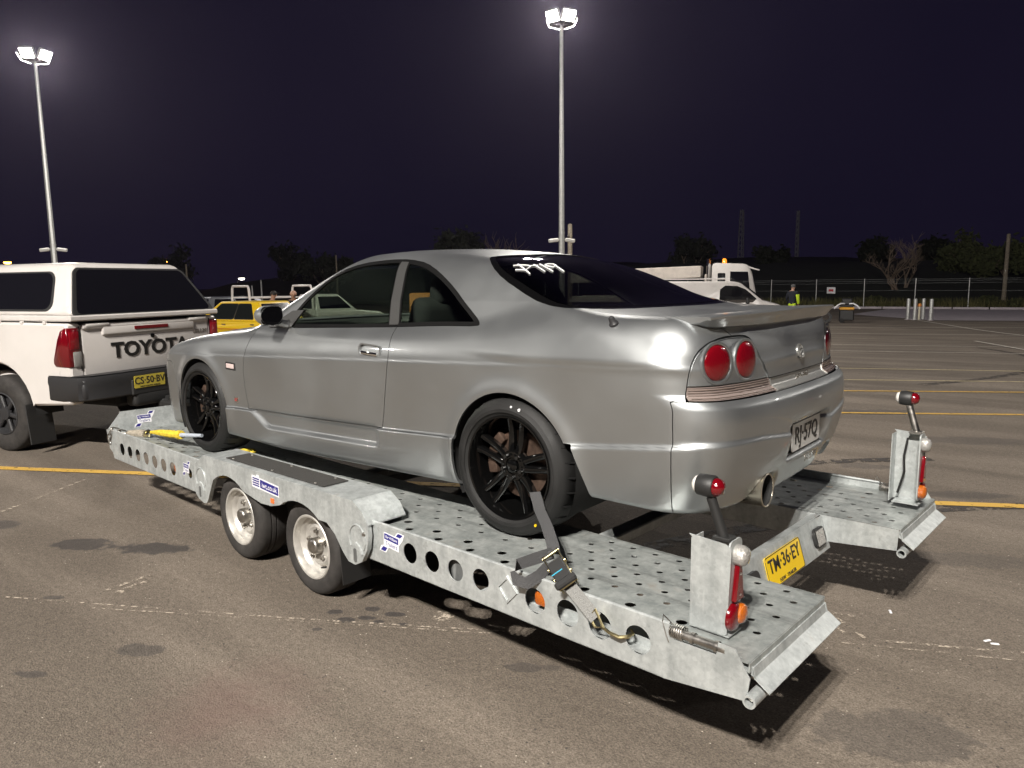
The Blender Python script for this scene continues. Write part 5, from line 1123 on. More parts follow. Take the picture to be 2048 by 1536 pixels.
for s_ in (1, -1):
    t = MB(); t.box((-.012, .62*s_, 1.275), (.05, .26, .035), bev=.012, seg=2); t.obj('hinge_cover', WHITE, tg)
    t = MB(); t.prism([(-.012, .885), (-.012, 1.255), (.02, 1.262), (.085, 1.235), (.135, 1.15), (.205, .96), (.205, .915), (.18, .885)], .800*s_, .936*s_, lambda a, b, w_: Vector((a, w_, b)), bev=.012); tl = t.obj('tail_lamp', REDL, ute, angle=50)
    t = MB(); t.box((-.009, .845*s_, .962), (.02, .085, .145), bev=.008, seg=2); t.obj('reversing_lens', CLEARL, tl)
    t = MB(); t.box((.004, .806*s_, 1.06), (.03, .008, .42)); t.obj('lamp_seam', DARK, tl)
    t = MB(); t.box((-.010, .868*s_, 1.14), (.014, .10, .17), bev=.01, seg=2); t.obj('stop_lens', mat('bright_red_lens', (.24, .003, .009), .12, 0, 1, .02, bump=.5, bscale=90), tl)
    t = MB(); t.box((.62, .83*s_, .31), (.012, .26, .40), rot=Matrix.Rotation(.10, 4, 'Y'), bev=.004); t.obj('mud_flap', BLACKP, ute)
# bumper
t = MB()
pl = [(.30, .935), (.12, .945), (-.08, .925), (-.145, .84), (-.165, .60), (-.17, .30), (-.17, -.30), (-.165, -.60), (-.145, -.84), (-.08, -.925), (.12, -.945), (.30, -.935)]
zs = [(.565, .02), (.58, .0), (.70, .0), (.735, -.012), (.79, -.004), (.805, .03)]
t.grid([[Vector((x+ins_*(1 if x < .05 else 0), y*(1-ins_*.6), z)) for x, y in pl] for z, ins_ in zs]); t.grid([[Vector((x, y, .805)) for x, y in pl][:6], [Vector((x, y, .805)) for x, y in pl][:5:-1]]); t.box((.06, 0, .68), (.38, 1.8, .2), bev=.02)
bm_ = t.obj('rear_bumper', GREYPL, ute, angle=45)
t = MB(); t.box((-.10, .0, .52), (.16, .78, .17), bev=.05, seg=3); t.box((-.168, .0, .64), (.03, .84, .16), bev=.012); t.obj('bumper_step', BLACKP, bm_)
t = MB(); t.prism(rnd_poly(.215, .69, .186, .062, .01), 0, .004, lambda a, b, w_: Vector((-.188-w_, a, b))); npu = t.obj('number_plate', PLATEO, bm_)
text_mesh('plate_letters', 'CS\u00b750\u00b7BV', .098, INK, npu, frame((-.193, .215, .697), (0, -1, 0), (0, 0, 1)), .001, bold=.0012, sx=.97)
text_mesh('plate_small_letters', 'NEW SOUTH WALES', .02, INK, npu, frame((-.193, .215, .64), (0, -1, 0), (0, 0, 1)), .001, sx=1.3)
t = MB(); t.box((-.22, 0, .47), (.30, .07, .07), bev=.008); t.cyl((-.36, 0, .47), (-.36, 0, .53), .02, .02, 12); t.lathe([(0, .0), (.018, .008), (.025, .025), (.018, .042), (0, .05)], (-.36, 0, .53), (0, 0, 1), 18); t.obj('tow_bar', BLACKP, ute)
t = MB(); t.cyl((-.19, -.25, .50), (-.15, -.25, .50), .035, .035, 14); t.obj('trailer_plug', STEELD, ute)
# canopy
base = (-.03, 1.62, .895, 1.365); top = (.235, 1.50, .64, 1.875)
V8, F8 = hull8(base, top); cano = hull_obj('canopy', V8, WHITE, ute, .07, 4)
t = MB(); t.box((.80, 0, 1.345), (1.70, 1.83, .055), bev=.012); t.obj('canopy_rail', WHITE, cano)
for xx in (.30, .62, .95, 1.28):
    for s_ in (1, -1): t = MB(); t.box((xx, .915*s_, 1.305), (.035, .03, .03), bev=.006); t.obj('clamp', WHITE, cano)
pane(cano, V8, F8['rear'], .035, .965, .03, .86, GLASSB, 'rear_glass', .010, .06, BLACKP)
for fc in ('left', 'right'): pane(cano, V8, F8[fc], .17 if fc == 'left' else .06, .94 if fc == 'left' else .83, .12, .80, GLASSB, 'side_glass', .008, .10, BLACKP)
# cab and nose
cab = [(1.69, .50), (2.0, .42), (3.18, .42), (3.30, .50)]+arc(4.08, .40, .50, 168, 12, 13)+[(4.62, .48), (4.78, .60), (4.82, .98), (4.70, 1.08), (3.75, 1.20), (1.69, 1.26)]
side_shell(ute, 'cab_side', cab, .92, .16, WHITE, .025)
t = MB(); t.prism([(1.69, .5), (4.75, .5), (4.80, .95), (4.68, 1.10), (3.72, 1.215), (1.69, 1.24)], -.86, .86, lambda a, b, w_: Vector((a, w_, b)), bev=.03); t.obj('cab_body', WHITE, ute, angle=40)
V9, F9 = hull8((1.70, 3.72, .86, 1.20), (1.86, 2.95, .64, 1.80)); gh_ = hull_obj('cab_roof', V9, WHITE, ute, .06, 3)
pane(gh_, V9, F9['front'], .06, .94, .08, .92, GLASSB, 'windscreen'); pane(gh_, V9, F9['rear'], .1, .9, .1, .85, GLASSB, 'cab_rear_window')
for fc in ('left', 'right'):
    for u0, u1 in ((.08, .45), (.49, .88)): pane(gh_, V9, F9[fc], *((u0, u1) if fc == 'left' else (1-u1, 1-u0)), .12, .86, GLASSB, 'cab_window')
for s_ in (1, -1):
    bg_wheel(ute, 1.07, .905*s_, .385, .26, GREYPL, 6, s_, .215); bg_wheel(ute, 4.08, .905*s_, .385, .26, GREYPL, 6, s_, .215)
    t = MB(); t.box((4.66, .72*s_, .98), (.22, .30, .14), bev=.03); t.obj('headlamp', CLEARL, ute)
t = MB()
for s_ in (1, -1):
    for cx in (1.07, 4.08):
        ring = [[Vector((cx+.51*math.cos(a), y*s_, .40+.51*math.sin(a))) for a in np.radians(np.linspace(0, 180, 17))] for y in (.90, .62)]; t.grid(ring); t._add([Vector((cx+.51*math.cos(a), .62*s_, .40+.51*math.sin(a))) for a in np.radians(np.linspace(0, 180, 17))], [tuple(range(17))])
o = t.obj('arch_liner', DARK, ute, recalc=False); o['kind'] = 'stuff'
# ---- generic parked vehicle
def parked(name, label, cat, loc, hd, paint, L, W, Hh, belt, low, gb, gt, axles, R_, nose_z, tail_z, rim_m, group=None, trim=None):
    """low: sill height; gb/gt: glasshouse x range at belt and roof (x from rear)"""
    root = thing(name, label, cat, (loc[0], loc[1], gz(*loc[:2])), hd, group); h = W/2
    prof = [(.03, low+.08), (.10, low)]
    for ax in axles: prof += [(ax-R_-.07, low-.02)]+arc(ax, R_, R_+.06, 165, 15, 11)+[(ax+R_+.07, low-.02)]
    prof += [(L-.10, low), (L-.02, low+.12), (L, nose_z-.12), (L-.06, nose_z), (gb[1]+.05, belt), (gb[0]-.02, belt), (.05, tail_z), (.0, tail_z-.12)]
    t = MB(); t.prism(prof, -h, h, lambda a, b, w_: Vector((a, w_, b)), bev=.035); t.obj('body', paint, root, angle=45)
    V, F = hull8((gb[0], gb[1], h-.05, belt-.02), (gt[0], gt[1], h-.23, Hh)); g = hull_obj('roof', V, paint, root, .045, 3)
    pane(g, V, F['front'], .06, .94, .08, .9, GLASSB, 'windscreen'); pane(g, V, F['rear'], .08, .92, .1, .88, GLASSB, 'rear_window')
    for fc in ('left', 'right'):
        for u0, u1 in (((.09, .46), (.49, .88)) if not trim else ((.16, .455), (.475, .90))): pane(g, V, F[fc], *((u0, u1) if fc == 'left' else (1-u1, 1-u0)), .12, .87, GLASSB if not trim else TINTL, 'side_window', .005, .05, trim)
    for ax in axles:
        for s_ in (1, -1): bg_wheel(root, ax, (h-.01)*s_, R_, .2, rim_m, 5, s_)
    for s_ in (1, -1):
        t = MB(); t.box((.02, (h-.16)*s_, tail_z-.12), (.06, .24, .14), bev=.02); t.obj('tail_lamp', REDL, root)
        t = MB(); t.box((L-.04, (h-.2)*s_, nose_z-.12), (.06, .28, .13), bev=.02); t.obj('headlamp', CLEARL, root)
        t = MB(); t.box((gb[1]-.25, (h+.07)*s_, belt+.06), (.10, .16, .11), bev=.03); t.obj('door_mirror', paint, root)
        for ax in (gb[0]+.62*(gb[1]-gb[0])-.10, gb[0]+.16*(gb[1]-gb[0])): t = MB(); t.box((ax, (h+.006)*s_, belt-.10), (.14, .02, .03), bev=.006); t.obj('door_handle', CHROME, root)
        t = MB(); t.box(((axles[0]+axles[1])/2, (h+.002)*s_, belt-.22), (1.9, .01, .018)); t.obj('side_moulding', BLACKP if paint is not YELLOW else mat('red_stripe', (.45, .05, .02), .5), root)
    t = MB(); t.box((L/2, 0, low), (L*.86, W-.3, .18), bev=.03); t.obj('underside', DARK, root)
    return root
parked('old_hatchback', 'bright yellow boxy old car parked beyond the white ute', 'car', (14.6, -7.95), math.radians(14), YELLOW, 4.05, 1.62, 1.42, .93, .28, (.35, 2.75), (.75, 2.05), (.75, 3.2), .29, .82, .90, CHROME, trim=BLACKP)
parked('grey_wagon', 'dark grey wagon parked behind the yellow car', 'car', (24.9, -10.5), math.radians(-95), GREYP, 4.4, 1.78, 1.60, 1.0, .32, (.08, 3.0), (.35, 2.15), (.85, 3.5), .33, .95, 1.0, WHEELS)
# ---- white tray ute with tube racks
tu = thing('tray_ute', 'white tray ute with tubular load racks, its cab seen through the coupe windows', 'ute', (18.7, -8.8, gz(18.7, -8.8)), math.radians(-103))
t = MB(); t.box((.95, 0, .92), (2.1, 1.8, .10), bev=.02); t.obj('tray', WHITE, tu)
for s_ in (1, -1): t = MB(); t.box((.95, .9*s_, 1.05), (2.1, .03, .24), bev=.008); t.obj('drop_side', WHITE, tu)
t = MB(); t.prism([(2.05, .45), (4.4, .45), (4.5, .9), (4.3, 1.02), (3.5, 1.1), (2.05, 1.1)], -.85, .85, lambda a, b, w_: Vector((a, w_, b)), bev=.04); t.obj('cab_body', WHITE, tu, angle=40)
V, F = hull8((2.06, 3.5, .82, 1.08), (2.12, 2.9, .66, 1.62)); g = hull_obj('cab_roof', V, WHITE, tu, .05, 3)
for fc in ('left', 'right', 'front', 'rear'): pane(g, V, F[fc], .1, .9, .15, .86, GLASSB, 'cab_window')
TUBE = mat('rack_tube', (.70, .66, .64), .4, .2)
for xx in (.0, 1.95):
    t = MB(); t.tube([(xx, .86, .95), (xx, .85, 1.5), (xx, .80, 1.82), (xx, .72, 1.90), (xx, -.72, 1.90), (xx, -.80, 1.82), (xx, -.85, 1.5), (xx, -.86, .95)], .036, 10); t.obj('load_rack', TUBE, tu)
t = MB(); t.tube([(.0, .845, 1.55), (1.95, .845, 1.55)], .02, 8); t.obj('rack_rail', TUBE, tu)
t = MB(); t.tube([(.0, -.845, 1.55), (1.95, -.845, 1.55)], .02, 8); t.obj('rack_rail', TUBE, tu)
for ax in (.9, 3.6):
    for s_ in (1, -1): bg_wheel(tu, ax, .84*s_, .35, .22, WHEELS, 5, s_)
t = MB(); t.box((2.2, 0, .5), (4.2, .8, .2), bev=.03); t.obj('chassis', DARK, tu)
# ---- white van
va = thing('white_van', 'white panel van parked in front of the white truck', 'van', (11.55, -21.37, gz(10, -21.5)), math.radians(-158))
vp = [(.02, .45), (.2, .36)]+arc(.95, .34, .40, 168, 12, 11)+[(1.7, .34), (3.5, .34)]+arc(4.05, .34, .40, 168, 12, 11)+[(4.7, .40), (4.86, .62), (4.84, .95), (4.70, 1.10), (4.05, 1.28), (3.30, 1.90), (3.0, 1.97), (.15, 1.99), (.02, 1.9)]
t = MB(); t.prism(vp, -.95, .95, lambda a, b, w_: Vector((a, w_, b)), bev=.06); t.obj('body', WHITE, va, angle=45)
for s_ in (1, -1):
    t = MB(); t.prism(smooth_poly([(3.98, 1.24), (3.34, 1.80), (2.62, 1.82), (2.58, 1.22), (2.9, 1.20)], 1), .945*s_, .955*s_, lambda a, b, w_: Vector((a, w_, b))); t.obj('cab_window', GLASSB, va)
    for z in (1.70,): t = MB(); t.box((1.4, .956*s_, 1.05), (2.2, .006, .012)); t.obj('body_seam', GREYPL, va)
    t = MB(); t.prism([(4.83, .86), (4.50, 1.10), (4.44, 1.06), (4.72, .84)], .86*s_, .958*s_, lambda a, b, w_: Vector((a, w_, b))); t.obj('headlamp', CLEARL, va)
    t = MB(); t.box((3.55, 1.03*s_, 1.28), (.12, .18, .22), bev=.04); t.obj('door_mirror', BLACKP, va)
    for ax in (.95, 4.05): bg_wheel(va, ax, .94*s_, .34, .22, WHEELS, 5, s_)
t = MB(); t.prism([(4.08, 1.30), (3.36, 1.89), (3.31, 1.885), (4.03, 1.27)], -.82, .82, lambda a, b, w_: Vector((a+.02, w_, b+.012))); t.obj('windscreen', GLASSB, va)
t = MB(); t.tube([(.4, .6, 2.06), (2.9, .6, 2.06)], .02, 8); t.obj('roof_rail', TUBE, va)
t = MB(); t.tube([(.4, -.6, 2.06), (2.9, -.6, 2.06)], .02, 8); t.obj('roof_rail', TUBE, va)
# ---- white flat-bed truck
tk = thing('flatbed_truck', 'white cab-over truck with amber beacons and long cream flat bed', 'truck', (17.69, -25.41, gz(14, -26)), math.radians(-158))
CREAM = mat('cream_deck', (.66, .60, .54), .6, 0, noise=.1, nscale=4)
cp = [(6.25, .55), (8.05, .50), (8.15, .75), (8.12, 1.35), (7.92, 2.30), (7.78, 2.62), (7.6, 2.72), (6.35, 2.78), (6.25, 2.70)]
t = MB(); t.prism(cp, -1.05, 1.05, lambda a, b, w_: Vector((a, w_, b)), bev=.07); cb = t.obj('cab', WHITE, tk, angle=45)
for s_ in (1, -1):
    t = MB(); t.prism([(7.86, 1.52), (7.74, 2.38), (7.02, 2.40), (7.02, 1.68)], 1.045*s_, 1.056*s_, lambda a, b, w_: Vector((a, w_, b))); t.obj('door_window', GLASSB, cb)
    t = MB(); t.prism(rnd_poly(6.66, 2.08, .16, .26, .05), 1.045*s_, 1.056*s_, lambda a, b, w_: Vector((a, w_, b))); t.obj('rear_quarter_window', GLASSB, cb)
    t = MB(); t.tube([(7.95, 1.02*s_, 1.38), (7.3, 1.054*s_, 1.52), (6.8, 1.054*s_, 1.62)], .014, 6); t.obj('door_line', GREYPL, cb)
    t = MB(); t.box((8.12, .8*s_, .80), (.10, .35, .16), bev=.03); t.obj('headlamp', CLEARL, tk)
    for ax in (7.3, 2.0): bg_wheel(tk, ax, 1.0*s_, .42, .26, WHEELS, 6, s_)
    text_mesh('door_letters', 'PLATINUM', .20, mat('red_letters', (.45, .02, .03), .4), cb, frame((7.35, 1.058*s_, 1.12), (-s_, 0, 0), (0, 0, 1)), .002, sx=1.2)
    t = MB(); t.box((3.1, 1.12*s_, 1.30), (6.0, .06, .16), bev=.02); t.obj('bed_rail', CREAM, tk)
    t = MB(); t.cyl((6.08, .75*s_, 1.2), (6.08, .75*s_, 2.95), .07, .07, 12); t.obj('exhaust_stack', CHROME, tk)
t = MB(); t.prism([(8.10, 1.50), (7.93, 2.36), (7.90, 2.36), (8.07, 1.50)], -.93, .93, lambda a, b, w_: Vector((a+.02, w_, b))); t.obj('windscreen', GLASSB, cb)
t = MB(); t.prism([(7.74, 2.62), (8.22, 2.46), (8.20, 2.42), (7.78, 2.54)], -1.0, 1.0, lambda a, b, w_: Vector((a, w_, b))); t.obj('sun_visor', WHITE, cb)
t = MB(); t.box((3.05, 0, 1.18), (6.2, 2.28, .14), bev=.02); t.obj('flat_bed', CREAM, tk)
t = MB(); t.box((4.0, 0, .8), (7.6, .9, .3), bev=.03); t.obj('chassis', DARK, tk)
t = MB(); t.box((6.0, 0, 1.75), (.08, 2.1, 1.1), bev=.02); t.obj('headboard', CREAM, tk)
t = MB(); t.prism([(.0, 1.98), (5.8, 2.16), (5.8, 2.66), (.0, 2.50)], -1.08, 1.08, lambda a, b, w_: Vector((a, w_, b)), bev=.02); t.obj('folded_ramp', CREAM, tk)
for s_ in (-1, 1):
    t = MB(); t.lathe([(.09, 0), (.085, .14), (.06, .19), (0, .20)], (6.75, .45*s_, 2.78), (0, 0, 1), 16); t.obj('beacon', mat('amber_beacon', (.8, .22, .01), .2, 0, 1, .03, emit=(1, .35, .03), estr=1.2), cb, angle=60)
# ------------------------------------------------------------------ people
SKIN = mat('skin', (.42, .24, .17), .55); CLOTHN = mat('navy_cloth', (.012, .014, .022), .9, 0, bump=.4, bscale=40); HIVIS = mat('hi_vis', (.55, .75, .03), .7, 0, bump=.3, bscale=60); HAIR = mat('dark_hair', (.015, .012, .01), .7); CLOTHB = mat('black_cloth', (.010, .010, .012), .9, 0, bump=.4, bscale=40); CAPG = mat('grey_beanie', (.09, .09, .09), .9)
def person(label, loc, hd, top_m, leg_m, hat_m, bend=0., vest=None, scale=1.0, cap=False):
    root = thing('person', label, 'person', (loc[0], loc[1], gz(*loc[:2])), hd); root.scale = (scale,)*3
    P = {'pel': (0, 0, .95), 'bel': (.01, 0, 1.12), 'che': (.0, 0, 1.34), 'nk': (-.01+bend*.1, 0, 1.50), 'hd0': (.0+bend*.2, 0, 1.56), 'hd1': (.02+bend*.35, 0, 1.66), 'hd2': (.01+bend*.35, 0, 1.74)}
    R_ = {'pel': (.15, .115), 'bel': (.14, .105), 'che': (.165, .115), 'nk': (.058, .058), 'hd0': (.062, .07), 'hd1': (.078, .098), 'hd2': (.05, .06)}
    E = [('pel', 'bel'), ('bel', 'che'), ('che', 'nk'), ('nk', 'hd0'), ('hd0', 'hd1'), ('hd1', 'hd2')]
    for s_, n in ((1, 'l'), (-1, 'r')):
        k = .06*s_
        P.update({'sh'+n: (-.01, .19*s_, 1.42), 'el'+n: (-.03, .245*s_, 1.15), 'wr'+n: (.10, .22*s_, .93), 'ha'+n: (.14, .20*s_, .86), 'hi'+n: (0, .095*s_, .90), 'kn'+n: (.03+k*.6, .11*s_, .50), 'an'+n: (-.03+k, .12*s_, .09), 'ft'+n: (.13+k, .14*s_, .045)})
        R_.update({'sh'+n: (.065, .07), 'el'+n: (.048, .048), 'wr'+n: (.034, .030), 'ha'+n: (.03, .042), 'hi'+n: (.09, .095), 'kn'+n: (.062, .064), 'an'+n: (.045, .048), 'ft'+n: (.045, .035)})
        E += [('che', 'sh'+n), ('sh'+n, 'el'+n), ('el'+n, 'wr'+n), ('wr'+n, 'ha'+n), ('pel', 'hi'+n), ('hi'+n, 'kn'+n), ('kn'+n, 'an'+n), ('an'+n, 'ft'+n)]
        for j, (dx, dy, dz) in enumerate(((.05, .0, -.07), (.03, .012, -.085), (.01, .014, -.08), (-.008, .012, -.065), (.045, -.025, -.02))):
            nm = 'fi%s%d' % (n, j); P[nm] = tuple(a+b for a, b in zip(P['ha'+n], (dx, dy*s_, dz))); R_[nm] = (.010, .010); E.append(('ha'+n, nm))
    ks = list(P); me = bpy.data.meshes.new('body'); me.from_pydata([P[k] for k in ks], [(ks.index(a), ks.index(b)) for a, b in E], [])
    o = bpy.data.objects.new('body', me); COL.objects.link(o); o.modifiers.new('s', 'SKIN'); sv = me.skin_vertices[0].data
    for i, k in enumerate(ks): sv[i].radius = R_[k]; sv[i].use_root = (k == 'pel')
    m2 = o.modifiers.new('u', 'SUBSURF'); m2.levels = m2.render_levels = 2
    bpy.context.view_layer.update(); ev = o.evaluated_get(bpy.context.evaluated_depsgraph_get()); me2 = bpy.data.meshes.new_from_object(ev); bpy.data.objects.remove(o)
    me2.materials.clear()
    for m_ in (top_m, leg_m, SKIN, BLACKP): me2.materials.append(m_)
    for p in me2.polygons:
        c = p.center; p.use_smooth = True
        p.material_index = 2 if c.z > 1.49 else (3 if c.z < .10 else (2 if (abs(c.y) > .15 and c.z < .93 and c.x > .06) else (1 if c.z < .96 and abs(c.y) < .19 else 0)))
    b = link(bpy.data.objects.new('body', me2), root)
    hx, hz = P['hd1'][0], P['hd1'][2]
    t = MB(); t.lathe([(.0, .105), (.055, .095), (.088, .06), (.100, .01), (.098, -.02), (.09, -.03)] if hat_m is not None else [(0, .1), (.06, .09), (.085, .05), (.09, .02)], (hx-.012, 0, hz+.012), (0, 0, 1), 20)
    if cap: t.box((hx+.10, 0, hz+.035), (.13, .14, .012), bev=.005)
    t.obj('hat' if hat_m is not None else 'hair', hat_m or HAIR, root, angle=60)
    t = MB(); t.lathe([(.0, .03), (.012, .012), (.018, -.01), (0, -.016)], (hx+.092, 0, hz-.02), (.6, 0, .3), 8); t.obj('nose', SKIN, root)
    for s_ in (1, -1):
        t = MB(); t.box((hx+.078, .032*s_, hz+.002), (.014, .026, .011), bev=.004); t.obj('eye', HAIR, root)
        t = MB(); t.lathe([(0, .012), (.018, .008), (.026, 0), (.02, -.008)], (hx, .086*s_, hz-.005), (0, s_, 0), 10); t.obj('ear', SKIN, root)
    t = MB(); t.box((hx+.076, 0, hz-.062), (.014, .045, .008), bev=.003); t.obj('mouth', mat('lips', (.25, .10, .08), .6), root)
    if vest:
        t = MB(); t.lathe([(.175, -.02), (.19, .10), (.195, .25), (.185, .36)], (0, 0, 1.02), (0, 0, 1), 24); t.bm.transform(Matrix.Diagonal((.78, 1.05, 1, 1))); t.obj('vest', vest, root, angle=60)
    return root
person('person in dark cap standing behind the yellow car', (17.05, -8.85), math.radians(200), CLOTHB, CLOTHN, HAIR, .1, None, .98, True)
person('bald person in dark top looking down behind the yellow car', (16.75, -9.35), math.radians(150), CLOTHB, CLOTHN, SKIN, .3, None, .98)
hv = person('person in dark jacket and hi-vis trousers near the white truck', (8.9, -29.4), math.radians(-100), CLOTHN, HIVIS, CAPG, .1, None, 1.03)
t = MB(); t.tube([(-.02, -.24, 1.34), (-.03, -.275, 1.12), (.05, -.26, .96)], [.075, .065, .05], 10); t.obj('hi_vis_sleeve', HIVIS, hv)
# ------------------------------------------------------------------ bollards, generator, poles, far lights
for i, (x, y) in enumerate(((5.81, -37.15), (5.45, -36.85), (5.19, -37.4), (4.74, -36.75))):
    b = thing('bollard', 'galvanised steel bollard in the row before the concrete apron', 'bollard', (x, y, gz(x, y)), 0, 'steel bollards in a row')
    t = MB(); t.lathe([(.085, 0), (.085, .98), (.078, 1.02), (.04, 1.04), (0, 1.045)], seg=18); t.obj('post', POLEM, b, angle=50)
    t = MB(); t.cyl((0, 0, 0), (0, 0, .02), .15, .15, 18); t.obj('base_plate', CONC, b)
b = thing('hydrant_post', 'short cream post with orange cap among the bollards', 'post', (5.28, -36.95, gz(5.28, -36.95)))
t = MB(); t.lathe([(.06, 0), (.055, .62), (.05, .66)], seg=14); t.obj('post', mat('cream_paint', (.6, .55, .42), .5), b)
t = MB(); t.lathe([(.085, 0), (.09, .08), (.06, .14), (0, .15)], (0, 0, .66), (0, 0, 1), 14); t.obj('cap', mat('orange_cap', (.7, .25, .04), .5), b)
g = thing('generator_cart', 'black site generator with orange band and white hoses on open asphalt', 'generator', (7.61, -33.1, gz(7.6, -33.1)), .3)
t = MB(); t.box((0, 0, .36), (.62, .56, .50), bev=.04); t.obj('case', BLACKP, g)
t = MB(); t.box((0, 0, .66), (.64, .58, .12), bev=.03); t.obj('band', mat('orange_band', (.75, .36, .03), .45), g)
t = MB(); t.box((0, 0, .78), (.56, .5, .12), bev=.03); t.box((0, 0, .98), (.44, .4, .30), bev=.04); t.obj('top_box', BLACKP, g)
for s_ in (1, -1):
    t = MB(); t.tube([(.1*s_, .2, .88), (.25*s_, .3, .90), (.42*s_, .36, .80), (.55*s_, .4, .66)], .035, 8); t.obj('hose', STICKW, g)
    t = MB(); t.lathe([(.11, -.03), (.11, .03), (.03, .035), (.03, -.035)], (.2, .3*s_, .11), (0, 1, 0), 18, closed=True); t.obj('cart_wheel', RUBBER, g)
g2 = thing('hose_reel', 'small dark hose reel beside the generator', 'reel', (8.35, -32.5, gz(8.35, -32.5)), .3)
t = MB(); t.lathe([(.26, -.1), (.26, .1), (.14, .1), (.14, -.1)], (0, 0, .26), (0, 1, 0), 20, closed=True); t.obj('drum', BLACKP, g2)
t = MB(); t.tube([(.2, 0, .05), (.45, .1, .04), (.62, .2, .05)], .03, 8); t.obj('hose_end', BLACKP, g2)
p = thing('timber_post', 'weathered timber pole close behind the floodlight pole', 'pole', (18.57, -26.24, -.36)); t = MB(); t.lathe([(.13, 0), (.11, 4.70), (.09, 4.76), (0, 4.77)], seg=12); t.obj('pole', WOODP, p)
t = MB(); t.box((0, 0, 4.2), (.1, .30, .06), bev=.01); t.obj('pole_band', STEELD, p)
p = thing('utility_pole', 'pale timber utility pole standing behind the wire fence', 'pole', (3.92, -57.9, -.32)); t = MB(); t.lathe([(.15, 0), (.12, 4.85), (.10, 4.9), (0, 4.91)], seg=12); t.obj('pole', WOODP, p)
t = MB(); t.box((0, 0, 2.4), (.05, .3, .12), bev=.01); t.obj('pole_band', STEELD, p)
SOD = emission('sodium_glow', (1, .36, .05), 26); WHT = emission('white_glow', (1, .93, .8), 16)
def street_lamp(x, y, z, label, em, arm=1.2, a=2.6):
    r = thing('street_lamp', label, 'street lamp', (x, y, -.4)); H_ = z+.4
    t = MB(); dx, dy = math.cos(a), math.sin(a); t.tube([(-dx*arm, -dy*arm, 0), (-dx*arm, -dy*arm, H_*.75), (-dx*arm*.6, -dy*arm*.6, H_*.95), (0, 0, H_+.1)], [.09, .07, .05, .04], 8); t.obj('pole', POLEM, r)
    t = MB(); t.lathe([(0, .16), (.34, .10), (.50, 0), (.46, -.02), (0, -.02)], (0, 0, H_), (0, 0, 1), 16); hd = t.obj('lamp_head', LAMPH, r)
    t = MB(); t.lathe([(.46, -.03), (.36, -.22), (0, -.30)], (0, 0, H_), (0, 0, 1), 16); t.obj('lamp_bowl', em, hd)
street_lamp(113.2, -30.2, 5.1, 'orange sodium street lamp glowing over the ute canopy side window', SOD, 1.0, 2.2)
street_lamp(106.3, -48.4, 5.4, 'orange sodium street lamp glowing beside the ute canopy top edge', SOD, 2.6, 2.9)
street_lamp(101.5, -57.4, 2.75, 'white street lamp on curved arm above the tube racks', WHT, 2.4, 2.9)
street_lamp(112.0, -66.0, 2.0, 'smaller white street lamp below the brighter white one', WHT, 2.4, 2.9)
for i, (px, py, top) in enumerate(((57.5, -33.5, 2.1), (58.2, -33.0, 1.6), (53.7, -39.0, 4.3), (60.5, -28.2, 3.5))):
    p = thing('light_mast', ('thin bare mast beside the tube racks', 'shorter thin mast beside the tube racks', 'tall slim mast over the coupe windscreen', 'slim mast beyond the ute canopy edge')[i], 'pole', (px, py, -.4)); t = MB(); t.lathe([(.10, 0), (.06, top+.4), (0, top+.42)], seg=8); t.obj('shaft', WOODP if i > 1 else POLEM, p)
oc = thing('site_cabinet', 'orange steel site cabinet seen through the coupe quarter window', 'cabinet', (15.9, -14.1, gz(15.9, -14.1)), .7)
ORG = mat('orange_paint', (.62, .25, .05), .5)
t = MB(); t.box((0, 0, .86), (1.25, .8, 1.6), bev=.03); t.obj('case', ORG, oc)
for s_ in (1, -1): t = MB(); t.box((.31*s_, .405, .88), (.58, .012, 1.42), bev=.004); t.obj('door', ORG, oc)
t = MB(); t.box((0, 0, .03), (1.2, .75, .06)); t.obj('skid', DARK, oc)
# lattice masts on the skyline
for i, (x, y, H_) in enumerate(((54.6, -135.6, 15.0), (45.1, -139.1, 14.4))):
    m_ = thing('lattice_mast', ('broad lattice radio mast on the dark skyline' if i == 0 else 'slender lattice radio mast on the dark skyline'), 'mast', (x, y, 0)); b0 = (.75, .35)[i]; b1 = (.35, .25)[i]
    for k in range(3):
        a = 2*PI*k/3; t = MB(); t.tube([(b0*math.cos(a), b0*math.sin(a), 0), (b1*math.cos(a), b1*math.sin(a), H_)], .10, 6); t.obj('leg', POLEM, m_)
    t = MB()
    for j in range(14):
        for k in range(3):
            f0, f1 = j/14, (j+1)/14; a, c = 2*PI*k/3, 2*PI*(k+1)/3; r0 = b0+(b1-b0)*f0; r1 = b0+(b1-b0)*f1; t.tube([(r0*math.cos(a), r0*math.sin(a), H_*f0), (r1*math.cos(c), r1*math.sin(c), H_*f1)], .05, 4)
    t.obj('bracing', POLEM, m_)['kind'] = 'stuff'
